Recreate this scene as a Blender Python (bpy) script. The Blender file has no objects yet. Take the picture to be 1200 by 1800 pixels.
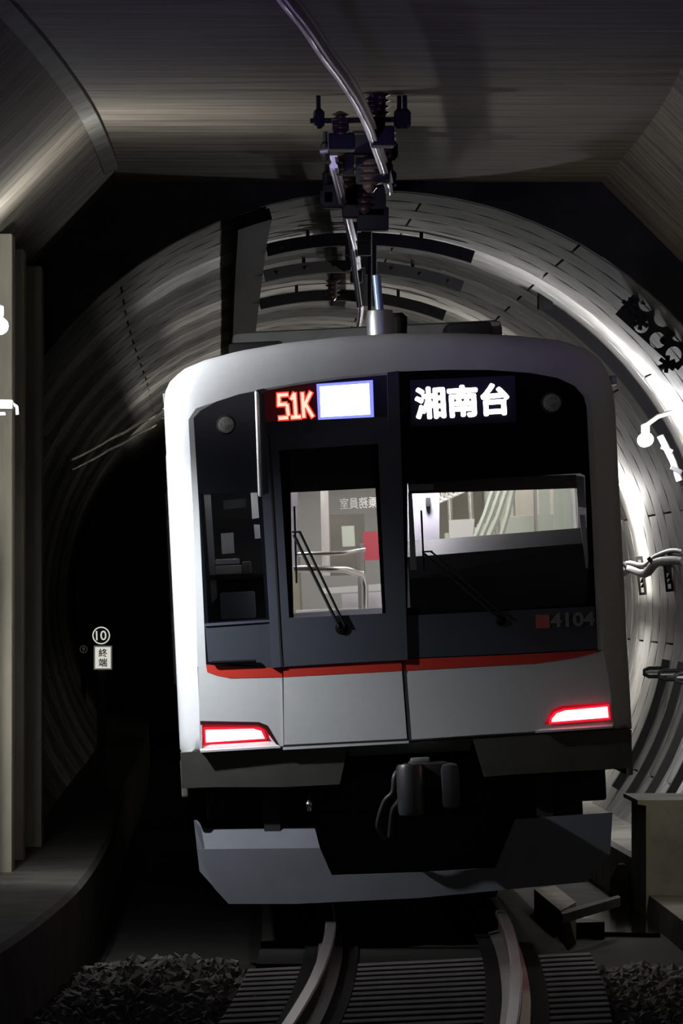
import bpy, bmesh, math, random
from mathutils import Vector, Matrix, Euler
random.seed(11)
S = bpy.context.scene
C = S.collection
PI = math.pi

# ------------------------------------------------------------------ camera, world, exposure
FPX, HCAM, HORIZON = 11360.0, 2.05, 1040.0        # focal length in pixels of a 1200x1800 frame, eye height above the rails
cam_d = bpy.data.cameras.new('camera')
cam = bpy.data.objects.new('camera', cam_d); C.objects.link(cam)
cam_d.sensor_fit = 'VERTICAL'; cam_d.sensor_height = 36.0
cam_d.lens = FPX / 1800.0 * 36.0
cam_d.clip_start = 0.5; cam_d.clip_end = 400
cam.location = (0, 0, HCAM)
cam.rotation_euler = (PI/2 + math.atan(140.0/FPX), 0, 0)
S.camera = cam
w = bpy.data.worlds.new('world'); S.world = w; w.use_nodes = True
w.node_tree.nodes['Background'].inputs[0].default_value = (0.6, 0.6, 0.7, 1)
w.node_tree.nodes['Background'].inputs[1].default_value = 0.0006
S.view_settings.view_transform = 'Standard'; S.view_settings.look = 'None'
S.view_settings.gamma = 1; S.view_settings.use_curve_mapping = False
S.view_settings.exposure = 0.0
S.cycles.use_denoising = True
S.cycles.sample_clamp_indirect = 4.0
S.cycles.max_bounces = 6
S.cycles.transparent_max_bounces = 16

def area(name, loc, target, sx, sy, power, col):
    l = bpy.data.lights.new(name, 'AREA'); l.shape = 'RECTANGLE'; l.size = sx; l.size_y = sy
    l.energy = power; l.color = col
    o = bpy.data.objects.new(name, l); C.objects.link(o); o.location = loc
    o.rotation_euler = (Vector(target) - Vector(loc)).to_track_quat('-Z', 'Y').to_euler()
    return o
# station platform lamps behind the photographer, then an added violet spot
area('platform_light', (-1.2, 16.0, 4.2), (0.6, 45, 2.2), 2.6, 0.5, 13, (0.80, 0.78, 1.0))
pl_ = bpy.data.lights.new('rail_fill_spot', 'SPOT'); pl_.energy = 3600; pl_.color = (.36, .24, 1.0); pl_.spot_size = math.radians(19); pl_.spot_blend = .8; pl_.shadow_soft_size = .15  # violet spot added to brighten the overhead conductor rail
po_ = bpy.data.objects.new('rail_fill_spot', pl_); C.objects.link(po_); po_.location = (-1.9, 18, 2.3)
po_.rotation_euler = (Vector((0.1, 32.5, 5.2)) - po_.location).to_track_quat('-Z', 'Y').to_euler()

LAMP_BOX = 430.0       # emission of the lamp bulb on the box wall beside the train
FLOOD_FILL = 370.0          # floodlight added off the frame to brighten the train's left side
LAMP_TUN = 850.0       # emission of the lamp bulb on the round tunnel wall
LAMP_FAR = 900.0       # lamp further in, behind the train
SALOON = 18.0           # saloon ceiling lamps
CABLAMP = 110.0

# ------------------------------------------------------------------ coordinates
def P(px, py, d):
    return Vector(((px-600.0)*d/FPX, d, HCAM - (py-HORIZON)*d/FPX))
KD = [10, 20, 28, 33, 36.8, 40.4, 46.5, 52.5, 57, 62, 70, 80, 93, 110, 140]
KX = [-1.40, -.38, .14, .336, .42, .445, .37, .22, .12, .02, -.13, -.37, -.73, -1.3, -2.4]
def _slope(i):
    if i == 0: return (KX[1]-KX[0])/(KD[1]-KD[0])
    if i == len(KD)-1: return (KX[i]-KX[i-1])/(KD[i]-KD[i-1])
    return (KX[i+1]-KX[i-1])/(KD[i+1]-KD[i-1])
def xc(d):                                    # the track's centre line
    i = 0
    while i < len(KD)-2 and d > KD[i+1]: i += 1
    h = KD[i+1]-KD[i]; t = (d-KD[i])/h
    m0, m1 = _slope(i)*h, _slope(i+1)*h
    return (2*t**3-3*t*t+1)*KX[i] + (t**3-2*t*t+t)*m0 + (-2*t**3+3*t*t)*KX[i+1] + (t**3-t*t)*m1
def yaw(d): return -math.atan((xc(d+.5)-xc(d-.5)))
ZC, RT, D0 = 1.94, 3.0, 46.5                  # round tunnel: centre height, radius, where it starts
def tc(d): return xc(d) - .12

CANT = math.radians(2.8)
TR_LOC = Vector(((728-600)/284.0, 40.0, HCAM-(1615-HORIZON)/284.0))
TR_YAW = math.radians(0.9)
TR_M = Matrix.Translation(TR_LOC) @ Euler((0, -CANT, TR_YAW)).to_matrix().to_4x4()
TR_I = TR_M.inverted()
def T(px, py, v=0.0):                         # a measured point at depth v behind the train's nose, in the train's own frame
    q = TR_I @ P(px, py, 40.0+v)
    return (q.x, q.z)
def TT(px, py, v=0.0):
    q = T(px, py, v); return Vector((q[0], v, q[1]))

# ------------------------------------------------------------------ materials
MATS = {}
def mat(name, col, rough=.6, metal=0.0, var=0.0, scale=4.0, bump=0.0, stretch=(1, 1, 1), emit=None, estr=0.0, coat=0.0, spec=.5, dirt=None):
    if name in MATS: return MATS[name]
    m = bpy.data.materials.new(name); m.use_nodes = True
    nt = m.node_tree; b = nt.nodes['Principled BSDF']
    b.inputs['Base Color'].default_value = (*col, 1); b.inputs['Roughness'].default_value = rough
    b.inputs['Metallic'].default_value = metal; b.inputs['Coat Weight'].default_value = coat
    b.inputs['Specular IOR Level'].default_value = spec
    if emit:
        b.inputs['Emission Color'].default_value = (*emit, 1); b.inputs['Emission Strength'].default_value = estr
    if var or bump:
        tcn = nt.nodes.new('ShaderNodeTexCoord'); mp = nt.nodes.new('ShaderNodeMapping')
        mp.inputs['Scale'].default_value = stretch
        nt.links.new(tcn.outputs['Object'], mp.inputs['Vector'])
        nz = nt.nodes.new('ShaderNodeTexNoise'); nz.inputs['Scale'].default_value = scale
        nz.inputs['Detail'].default_value = 6; nz.inputs['Roughness'].default_value = .62
        nt.links.new(mp.outputs[0], nz.inputs['Vector'])
        if var:
            r = nt.nodes.new('ShaderNodeValToRGB')
            a = tuple(c*(1-var) for c in (dirt or col)); e = tuple(min(1, c*(1+var*.6)) for c in col)
            r.color_ramp.elements[0].position = .3; r.color_ramp.elements[0].color = (*a, 1)
            r.color_ramp.elements[1].position = .7; r.color_ramp.elements[1].color = (*e, 1)
            nt.links.new(nz.outputs['Fac'], r.inputs['Fac']); nt.links.new(r.outputs['Color'], b.inputs['Base Color'])
        if bump:
            bp = nt.nodes.new('ShaderNodeBump'); bp.inputs['Strength'].default_value = bump; bp.inputs['Distance'].default_value = .02
            nt.links.new(nz.outputs['Fac'], bp.inputs['Height']); nt.links.new(bp.outputs[0], b.inputs['Normal'])
    MATS[name] = m
    return m
def glass(name, tint=(.95, .95, .94), refl=.06, op=1.0):
    if name in MATS: return MATS[name]
    m = bpy.data.materials.new(name); m.use_nodes = True; nt = m.node_tree
    for n in list(nt.nodes): nt.nodes.remove(n)
    o = nt.nodes.new('ShaderNodeOutputMaterial'); mx = nt.nodes.new('ShaderNodeMixShader')
    t = nt.nodes.new('ShaderNodeBsdfTransparent'); g = nt.nodes.new('ShaderNodeBsdfGlossy')
    t.inputs[0].default_value = (*tint, 1); g.inputs['Roughness'].default_value = .03
    f = nt.nodes.new('ShaderNodeFresnel'); f.inputs[0].default_value = 1.45
    nt.links.new(f.outputs[0], mx.inputs[0]); nt.links.new(t.outputs[0], mx.inputs[1]); nt.links.new(g.outputs[0], mx.inputs[2])
    nt.links.new(mx.outputs[0], o.inputs['Surface'])
    MATS[name] = m; return m

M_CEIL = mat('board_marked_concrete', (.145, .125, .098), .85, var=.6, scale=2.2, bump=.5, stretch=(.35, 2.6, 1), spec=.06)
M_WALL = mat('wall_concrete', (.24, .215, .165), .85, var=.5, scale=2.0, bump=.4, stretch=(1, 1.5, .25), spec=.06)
M_SEG = mat('segment_concrete', (.25, .246, .235), .7, var=.35, scale=1.3, bump=.15, dirt=(.17, .16, .14), spec=.06)
M_SEGSHADE = mat('shaded_segment_concrete', (.11, .108, .102), .7, var=.4, scale=1.3, bump=.15, dirt=(.08, .075, .065), spec=.06)  # segment concrete darkened to stand in for shade
M_DARKCON = mat('dark_concrete', (.05, .047, .042), .9, var=.4, scale=3, bump=.5, spec=.06)
M_COLUMN = mat('mossy_concrete', (.20, .195, .16), .85, var=.35, scale=3, bump=.3, spec=.06)
M_KERB = mat('grimy_ledge_concrete', (.055, .052, .045), .85, var=.4, scale=2.5, bump=.3, spec=.06)
M_SOOT = mat('soot_black_concrete', (.018, .017, .016), .9, var=.4, scale=3, bump=.4, spec=.05)
M_LEDGE = mat('ledge_concrete', (.135, .128, .11), .8, var=.4, scale=2.5, bump=.3, spec=.06)
M_STONE = mat('ballast_stone', (.21, .20, .185), .85, var=.5, scale=9, spec=.06)
M_SLEEP = mat('sleeper_concrete', (.15, .145, .15), .8, var=.35, scale=6, bump=.3, spec=.06)
M_RAILSIDE = mat('rail_steel', (.13, .11, .10), .5, .7, var=.3, scale=8)
M_RAILTOP = mat('worn_rail_head', (.55, .54, .53), .28, 1.0)
M_BLACK = mat('black_steel', (.014, .014, .015), .6, spec=.2)
M_RUBBER = mat('black_rubber', (.006, .006, .0065), .85, spec=.05)
M_GALV = mat('galvanised_steel', (.42, .42, .42), .42, .8, var=.2, scale=14)
M_COND = mat('conductor_aluminium', (.80, .78, .86), .45, .25, var=.15, scale=5, stretch=(1, .1, 1))
M_INSUL = mat('brown_porcelain', (.055, .035, .028), .3)
M_CABLE = mat('black_cable', (.03, .03, .032), .45)
M_GCABLE = mat('grey_cable', (.05, .05, .05), .6, spec=.2)
M_BODY = mat('silver_painted_body', (.54, .55, .565), .5, .0, var=.04, scale=20, spec=.25)
M_SIDE = mat('stainless_side', (.36, .36, .36), .42, .75, var=.12, scale=3, stretch=(6, .4, 6))
M_ROOF = mat('grey_roof', (.20, .20, .195), .75, var=.25, scale=4)
M_MASK = mat('black_mask_glass', (.006, .007, .010), .10, spec=.25)
M_DOOR = mat('slate_painted_door', (.060, .066, .088), .42, var=.05, scale=10)
M_LOWER = mat('slate_painted_panel', (.045, .049, .064), .42)
M_RED = mat('red_stripe', (.52, .035, .022), .42)
M_APRON = mat('dull_grey_apron', (.10, .097, .09), .6, var=.2, scale=5)
M_PLOW = mat('blue_grey_skirt', (.15, .157, .185), .5, var=.12, scale=5)
M_UNDER = mat('underframe_black', (.014, .013, .012), .7)
M_SEAM = mat('seam_black', (.01, .01, .012), .8)
M_GLASS = glass('clear_window_glass')
M_LILAC = mat('pale_lilac_panel', (.70, .68, .76), .5)
M_CREAM = mat('saloon_cream', (.36, .34, .30), .5, var=.12, scale=2)
M_GREY = mat('interior_grey', (.36, .36, .37), .5)
M_DASH = mat('dashboard_charcoal', (.014, .015, .017), .6, var=.2, scale=6)
M_CABDARK = mat('cab_dark_lining', (.045, .047, .05), .6)
M_STEEL = mat('brushed_pole', (.72, .70, .70), .25, 1.0)
M_GREENISH = mat('pale_green_screen', (.50, .55, .49), .4)
M_MOQ = mat('seat_moquette', (.30, .26, .24), .9, var=.3, scale=25)
M_FLOOR = mat('saloon_floor', (.30, .28, .26), .45)
M_STRAP = mat('orange_strap', (.75, .36, .08), .5)
M_WHITE = mat('white_plastic', (.78, .78, .80), .45)
M_BRIGHT = mat('bright_white_enamel', (.92, .88, .88), .35)
M_TAUPE = mat('taupe_panel', (.16, .15, .135), .6, var=.3, scale=3)
M_POSTER = mat('red_poster', (.45, .06, .09), .6)
M_BOX = mat('blue_grey_box', (.50, .58, .66), .5)
M_ENAMEL = mat('white_enamel', (.80, .80, .76), .4, emit=None)
M_SIGNBLK = mat('black_enamel', (.01, .01, .01), .4)
M_SIGNWHT = mat('reflective_white', (.9, .9, .82), .5)
M_LENS = mat('headlamp_lens', (.32, .34, .30), .7, var=.5, scale=45, spec=.1)
M_NUM = mat('number_grey', (.20, .20, .21), .5)
M_EMBLEM = mat('faded_red_emblem', (.42, .10, .09), .5)
M_TAIL = mat('tail_lamp_red', (.6, .02, .03), .3, emit=(1.0, .22, .26), estr=9.0)
M_TAILRIM = mat('tail_lamp_rim', (.35, .01, .02), .3, emit=(1.0, .012, .03), estr=.9)
M_LEDRED = mat('led_orange_red', (.3, .05, .02), .4, emit=(1.0, .52, .40), estr=1.6)
M_LEDHALO = mat('led_red_edge', (.3, .02, .02), .4, emit=(1.0, .07, .035), estr=1.0)
M_LEDWHITE = mat('led_white', (.5, .5, .5), .4, emit=(.93, .92, 1.0), estr=9.0)
M_LEDBLUE = mat('led_blue', (.05, .06, .3), .4, emit=(.18, .2, 1.0), estr=1.6)
M_LEDBACKR = mat('led_panel_red_glow', (.03, .004, .005), .35, emit=(1.0, .05, .06), estr=.018)  # red glow of the letters put into the panel as faint emission
M_LEDBACK = mat('led_matrix_dark', (.01, .01, .018), .3)
M_SALAMP = mat('saloon_lamp', (.9, .9, .9), .4, emit=(1.0, .98, .95), estr=SALOON)
M_CABLAMP = mat('cab_lamp', (.9, .9, .9), .4, emit=(.95, .93, 1.0), estr=CABLAMP)
M_SHELFFILL = mat('shelf_fill_glow', (.9, .9, .9), .4, emit=(.92, .95, 1.0), estr=28.0)
M_BULB1 = mat('box_lamp_glow', (1, 1, 1), .4, emit=(.93, .96, 1.0), estr=LAMP_BOX)
M_BULB2 = mat('tunnel_lamp_glow', (1, 1, 1), .4, emit=(.97, .97, 1.0), estr=LAMP_TUN)
M_BULB6 = mat('deep_lamp_glow', (1, 1, 1), .4, emit=(1.0, .97, .90), estr=1300)
M_BULB4 = mat('side_lamp_glow', (1, 1, 1), .4, emit=(1.0, .95, .80), estr=420)
M_BULB3 = mat('far_lamp_glow', (1, 1, 1), .4, emit=(1.0, .97, .93), estr=LAMP_FAR)
M_WATER = mat('standing_water', (.004, .005, .004), .02, bump=.12, scale=8, spec=.45)

# ------------------------------------------------------------------ mesh helpers
def link(name, me, m=None, parent=None, smooth=False):
    o = bpy.data.objects.new(name, me); C.objects.link(o)
    if m is not None and not me.materials: me.materials.append(m)
    if parent is not None: o.parent = parent
    return o
def fin(bm, name, m, parent=None, smooth=None):
    bmesh.ops.recalc_face_normals(bm, faces=bm.faces)
    me = bpy.data.meshes.new(name)
    bm.to_mesh(me); bm.free()
    if smooth is not None:
        me.polygons.foreach_set('use_smooth', [True]*len(me.polygons))
        me.set_sharp_from_angle(angle=math.radians(smooth))
    return link(name, me, m, parent)
def NB(): return bmesh.new()
def box(bm, x0, x1, y0, y1, z0, z1, bev=0.0, M=None):
    r = bmesh.ops.create_cube(bm, size=1)
    vs = r['verts']
    for v in vs:
        v.co = Vector(((x0+x1)/2 + v.co.x*(x1-x0), (y0+y1)/2 + v.co.y*(y1-y0), (z0+z1)/2 + v.co.z*(z1-z0)))
    if bev:
        es = list({e for v in vs for e in v.link_edges})
        r2 = bmesh.ops.bevel(bm, geom=es, offset=bev, segments=2, affect='EDGES', profile=.6)
        vs = list({v for f in r2['faces'] for v in f.verts} | {v for v in vs if v.is_valid})
    if M is not None:
        for v in vs: v.co = M @ v.co
    return bm
def tube(bm, pts, r, n=8, cap=True):
    pts = [Vector(p) for p in pts]; rings = []
    prev = None
    for i, p in enumerate(pts):
        t = (pts[min(i+1, len(pts)-1)] - pts[max(i-1, 0)]).normalized()
        if prev is None:
            a = Vector((0, 0, 1)) if abs(t.z) < .9 else Vector((1, 0, 0))
            u = t.cross(a).normalized()
        else:
            u = (prev - t*prev.dot(t)).normalized()
        prev = u; vv = t.cross(u)
        rr = r[i] if isinstance(r, (list, tuple)) else r
        rings.append([bm.verts.new(p + u*math.cos(2*PI*k/n)*rr + vv*math.sin(2*PI*k/n)*rr) for k in range(n)])
    for a, b in zip(rings, rings[1:]):
        for k in range(n): bm.faces.new((a[k], a[(k+1) % n], b[(k+1) % n], b[k]))
    if cap: bm.faces.new(rings[0][::-1]); bm.faces.new(rings[-1])
    return bm
def lathe(bm, prof, origin=(0, 0, 0), axis=(0, 0, 1), n=16):
    q = Vector((0, 0, 1)).rotation_difference(Vector(axis)); o = Vector(origin); rings = []
    for r, z in prof:
        rings.append([bm.verts.new(o + q @ Vector((r*math.cos(2*PI*k/n), r*math.sin(2*PI*k/n), z))) for k in range(n)])
    for a, b in zip(rings, rings[1:]):
        for k in range(n): bm.faces.new((a[k], a[(k+1) % n], b[(k+1) % n], b[k]))
    bm.faces.new(rings[0][::-1]); bm.faces.new(rings[-1])
    return bm
def plate(bm, outline, holes, y0, y1, fv=None):
    """a flat plate in the x-z plane between depths y0 and y1, with holes"""
    es = []; loops = [outline] + list(holes)
    for lp in loops:
        vs = [bm.verts.new((p[0], y0, p[1])) for p in lp]
        for i in range(len(vs)): es.append(bm.edges.new((vs[i], vs[(i+1) % len(vs)])))
    r = bmesh.ops.triangle_fill(bm, use_beauty=True, use_dissolve=False, edges=es)
    fs = [g for g in r['geom'] if isinstance(g, bmesh.types.BMFace)]
    ex = bmesh.ops.extrude_face_region(bm, geom=fs)
    for g in ex['geom']:
        if isinstance(g, bmesh.types.BMVert): g.co.y = y1
    return bm
def strip(bm, prof, ds, frame):
    """sweep a profile (offset, height) along depths ds; frame(d) gives the centre x"""
    rings = [[bm.verts.new((frame(d)+u, d, z)) for u, z in prof] for d in ds]
    n = len(prof)
    for a, b in zip(rings, rings[1:]):
        for k in range(n-1): bm.faces.new((a[k], a[k+1], b[k+1], b[k]))
    return rings
def sweep_closed(bm, prof, pts, yaws=None):
    rings = []
    for i, p in enumerate(pts):
        a = yaws[i] if yaws else 0
        rings.append([bm.verts.new(Vector(p) + Vector((u*math.cos(a), u*math.sin(a), z))) for u, z in prof])
    n = len(prof)
    for a, b in zip(rings, rings[1:]):
        for k in range(n): bm.faces.new((a[k], a[(k+1) % n], b[(k+1) % n], b[k]))
    bm.faces.new(rings[0][::-1]); bm.faces.new(rings[-1])
    return bm
def drange(a, b, st):
    n = max(1, round((b-a)/st)); return [a+(b-a)*i/n for i in range(n+1)]
def thing(name, label, cat, loc=(0, 0, 0), rot=(0, 0, 0), group=None):
    o = bpy.data.objects.new(name, None); C.objects.link(o); o.location = loc; o.rotation_euler = rot
    o['label'] = label; o['category'] = cat
    if group: o['group'] = group
    o.empty_display_size = .1
    return o
def tag(o, label, cat, group=None):
    o['label'] = label; o['category'] = cat
    if group: o['group'] = group
    return o
def struct(o, label=None):
    o['kind'] = 'structure'
    if label: o['label'] = label
    return o
def text_mesh(body, size, bold=0.0, sx=1.0, depth=.002, align='CENTER'):
    cu = bpy.data.curves.new('lettering', 'FONT'); cu.body = body; cu.size = size; cu.offset = bold
    cu.extrude = depth; cu.align_x = align; cu.align_y = 'CENTER'; cu.resolution_u = 3
    ob = bpy.data.objects.new('lettering', cu); C.objects.link(ob)
    dg = bpy.context.evaluated_depsgraph_get(); dg.update()
    me = bpy.data.meshes.new_from_object(ob.evaluated_get(dg))
    bpy.data.objects.remove(ob); bpy.data.curves.remove(cu)
    me.materials.clear()
    xs = [v.co.x for v in me.vertices]; ys = [v.co.y for v in me.vertices]
    cx, cy = (min(xs)+max(xs))/2, (min(ys)+max(ys))/2
    for v in me.vertices: v.co = Vector(((v.co.x-cx)*sx, v.co.z, v.co.y-cy)) # upright in x-z, facing -y
    me.flip_normals() if sx < 0 else None
    return me
def fit_text(body, wid, hei, bold=0.0, mirror=False, depth=.002):
    me = text_mesh(body, 1.0, bold, 1.0, depth)
    xs = [v.co.x for v in me.vertices]; zs = [v.co.z for v in me.vertices]
    kx, kz = wid/(max(xs)-min(xs)), hei/(max(zs)-min(zs))
    for v in me.vertices: v.co.x *= -kx if mirror else kx; v.co.z *= kz
    return me

# ------------------------------------------------------------------ the setting: box tunnel, portal, round tunnel
LW, RW, CH, HA = -2.64, 2.15, 5.0, .65        # box walls relative to the track, ceiling height, haunch
ds = drange(22, D0, 1.0)
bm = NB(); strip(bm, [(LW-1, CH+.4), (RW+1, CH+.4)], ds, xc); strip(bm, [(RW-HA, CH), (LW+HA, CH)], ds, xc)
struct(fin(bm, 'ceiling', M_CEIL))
bm = NB(); strip(bm, [(LW, CH-HA), (LW, -.5)], ds, xc); strip(bm, [(LW-.4, -.5), (LW-.4, CH)], ds, xc)
wl = struct(fin(bm, 'wall_left', M_WALL))
bm = NB(); strip(bm, [(RW, -.5), (RW, CH-HA)], ds, xc); strip(bm, [(RW+.4, CH), (RW+.4, -.5)], ds, xc)
struct(fin(bm, 'wall_right', M_WALL))
bm = NB(); strip(bm, [(LW+HA, CH), (LW, CH-HA)], ds, xc); strip(bm, [(LW-.02, CH-HA), (LW+HA, CH+.02)], ds, xc)
struct(fin(bm, 'trim_1', M_CEIL))
bm = NB(); strip(bm, [(RW, CH-HA), (RW-HA, CH)], ds, xc); strip(bm, [(RW-HA, CH+.02), (RW+.02, CH-HA)], ds, xc)
struct(fin(bm, 'trim_2', M_CEIL))
# narrow concrete fillets where ceiling and haunch meet
bm = NB(); sweep_closed(bm, [(LW+HA-.05, CH-.06), (LW+HA+.04, CH-.02), (LW+HA+.04, CH+.02), (LW+HA-.05, CH)], [(xc(d), d, 0) for d in drange(30, 44.8, 1)])
struct(fin(bm, 'trim_3', M_LEDGE))
# pilasters on the left wall
for d, wd, pr in ((39.9, .35, .05), (41.7, .42, .09), (43.6, .40, .09), (45.9, .5, .14)):
    bm = NB(); box(bm, LW-.02, LW+pr, -wd/2, wd/2, .1, CH-HA, .015)
    o = fin(bm, 'pilaster', M_WALL, wl, 30); o.location = (xc(d), d, 0); o.rotation_euler.z = yaw(d)
# portal wall with its round opening
bm = NB()
circ = [(tc(D0)+RT*math.cos(2*PI*k/96), ZC+RT*math.sin(2*PI*k/96)) for k in range(96)]
plate(bm, [(-5, -1.5), (5.5, -1.5), (5.5, 7), (-5, 7)], [circ], D0, D0+.12)
struct(fin(bm, 'wall_end', M_SOOT))
# round tunnel: outer lining, then the rings of segments one by one
bm = NB()
rr = []
for d in drange(D0+.12, 112, 1.0):
    a = yaw(d)
    rr.append([bm.verts.new((tc(d)+3.13*math.cos(2*PI*k/48)*math.cos(a), d+3.13*math.cos(2*PI*k/48)*math.sin(a), ZC+3.13*math.sin(2*PI*k/48))) for k in range(48)])
for a, b in zip(rr, rr[1:]):
    for k in range(48): bm.faces.new((a[k], b[k], b[(k+1) % 48], a[(k+1) % 48]))
wt = fin(bm, 'wall_tunnel', M_SEG, None, 60); struct(wt)
def segment_mesh(wid, ang, m=None):
    bm = NB(); n = 7; h = wid/2
    prof = [(-h, 3.125), (-h, 3.035), (-h+.022, 3.0), (h-.022, 3.0), (h, 3.035), (h, 3.125)]
    rings = []
    for k in range(n+1):
        t = -ang/2 + ang*k/n
        rings.append([bm.verts.new((r*math.sin(t), y, r*math.cos(t))) for y, r in prof])
    for a, b in zip(rings, rings[1:]):
        for k in range(5): bm.faces.new((a[k], a[k+1], b[k+1], b[k]))
    bm.faces.new(rings[0]); bm.faces.new(rings[-1][::-1])
    bmesh.ops.recalc_face_normals(bm, faces=bm.faces)
    me = bpy.data.meshes.new('tunnel_segment'); bm.to_mesh(me); bm.free()
    me.materials.append(m or M_SEG)
    me.polygons.foreach_set('use_smooth', [True]*len(me.polygons)); me.set_sharp_from_angle(angle=math.radians(25))
    return me
NSEG = 8
seg = segment_mesh(.985, 2*PI/NSEG - .006)
seg_dark = segment_mesh(.985, 2*PI/NSEG - .006, M_SEGSHADE)      # unlit bands between lamps, painted into the segment colour
ring_d = [D0+.65+i*1.0 for i in range(36)]
for i, d in enumerate(ring_d):
    off = (0.12, .12+PI/NSEG)[i % 2]
    for k in range(NSEG):
        th = (off + 2*PI*k/NSEG + PI) % (2*PI) - PI
        in_shade_band = -2.3 < th < 1.0 and (d < 51.5 or (d-51.5) % 4 > 2.0)
        o = bpy.data.objects.new('tunnel_segment', seg_dark if in_shade_band else seg); C.objects.link(o); o.parent = wt
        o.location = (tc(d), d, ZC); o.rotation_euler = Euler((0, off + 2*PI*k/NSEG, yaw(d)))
# floor
bm = NB()
strip(bm, [(LW-.3, -.30), (RW+1.2, -.30)], drange(22, 112, 1), xc)
strip(bm, [(LW-.3, -.55), (RW+1.2, -.55)], drange(22, 112, 1), xc)
struct(fin(bm, 'floor', M_SOOT))
# ledges: left walkway kerb through box and tunnel, right bench from the portal on
bm = NB(); sweep_closed(bm, [(-2.95, -.4), (-2.02, -.4), (-2.05, .22), (-2.08, .25), (-2.95, .25)], [(xc(d), d, 0) for d in drange(22, 105, 1)])
struct(fin(bm, 'trim_4', M_KERB))
bm = NB(); sweep_closed(bm, [(1.82, -.4), (2.9, -.4), (2.9, .10), (1.85, .10), (1.82, .07)], [(xc(d), d, 0) for d in drange(D0+1.3, 105, 1)])
struct(fin(bm, 'trim_5', M_LEDGE))
bm = NB(); sweep_closed(bm, [(1.80, -.4), (2.6, -.4), (2.6, .56), (1.74, .56), (1.74, .53), (1.80, .52)], [(xc(d), d, 0) for d in (D0-.3, D0+.5, D0+1.3)])
struct(fin(bm, 'trim_7', M_COLUMN))
bm = NB(); sweep_closed(bm, [(1.78, -.4), (2.2, -.4), (2.2, -.12), (1.82, -.12)], [(xc(d), d, 0) for d in drange(30, D0-.3, 1)])
struct(fin(bm, 'trim_6', M_LEDGE))

# ------------------------------------------------------------------ track
RPROF = [(-.075, -.15), (.075, -.15), (.075, -.138), (.014, -.122), (.012, -.045), (.033, -.035), (.033, -.004), (.026, 0), (-.026, 0), (-.033, -.004), (-.033, -.035), (-.012, -.045), (-.014, -.122), (-.075, -.138)]
def rail_z(s): return s*.5335*math.sin(CANT) + .025
for s, lab in ((-1, 'worn steel running rail on the side of the fixed sign post'), (1, 'worn steel running rail on the side of the drain and bench')):
    rd = drange(26, 100, .5)
    t = thing('running_rail', lab, 'rail', (0, 0, 0), group='running rails of the track')
    pts = [(xc(d)+s*.5335+.02, d, rail_z(s)) for d in rd]
    bm = NB(); sweep_closed(bm, RPROF, pts, [yaw(d) for d in rd]); fin(bm, 'rail_web', M_RAILSIDE, t, 30)
    bm = NB(); sweep_closed(bm, [(-.027, -.002), (.027, -.002), (.024, .003), (-.024, .003)], pts, [yaw(d) for d in rd]); fin(bm, 'rail_head', M_RAILTOP, t)
    bm = NB(); sweep_closed(bm, [(-.16, -.166), (.17, -.166), (.17, -.152), (-.16, -.152)], pts, [yaw(d) for d in rd]); fin(bm, 'rail_pad', M_RUBBER, t)
bm = NB(); box(bm, -1.02, 1.02, -.12, .12, -.16, 0, .012)
bmesh.ops.recalc_face_normals(bm, faces=bm.faces)
sl = bpy.data.meshes.new('sleeper'); bm.to_mesh(sl); bm.free(); sl.materials.append(M_SLEEP)
d = 28.2
while d < 38.5:
    o = bpy.data.objects.new('sleeper', sl); C.objects.link(o)
    o.location = (xc(d)+.02, d, -.142); o.rotation_euler = (0, -CANT, yaw(d))
    tag(o, 'grey concrete sleeper lying under the two running rails', 'sleeper', 'sleepers of the track')
    d += .46
bm = NB(); sweep_closed(bm, [(-.95, -.32), (.95, -.32), (.95, -.169), (-.95, -.169)], [(xc(d), d, 0) for d in drange(38.55, 100, 1)])
struct(fin(bm, 'trim_8', M_SOOT))
# ballast between the sleepers and beside them
bm = NB()
def stone(bm, p, r):
    q = Euler((random.random()*6, random.random()*6, random.random()*6)).to_matrix()
    a = [(0, 0, 1), (.9, 0, .1), (.2, .9, -.1), (-.8, .4, .15), (-.5, -.8, -.1), (.4, -.8, .2), (0, 0, -.9)]
    vs = [bm.verts.new(Vector(p) + q @ (Vector(c)*r*random.uniform(.75, 1.25))) for c in a]
    ring = [1, 2, 3, 4, 5]
    for i in range(5):
        bm.faces.new((vs[0], vs[ring[i]], vs[ring[(i+1) % 5]])); bm.faces.new((vs[6], vs[ring[(i+1) % 5]], vs[ring[i]]))
for i in range(8000):
    d = random.uniform(28, 39.0); u = random.uniform(-2.0, 1.8)
    z = -.25
    if abs(u) < 1.07 and abs(((d-28.2+.23) % .46)-.23) < .18: continue
    if u < -1.05: z = -.235 + .10*max(0, 1-abs(u+1.45)/.5)*random.uniform(.6, 1)
    if u > 1.05: z = -.23
    stone(bm, (xc(d)+u, d, z+random.uniform(-.02, .02)), random.uniform(.025, .055))
o = fin(bm, 'ballast', M_STONE); o['kind'] = 'stuff'; o['label'] = 'dark crushed stone ballast around the sleepers'

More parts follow.
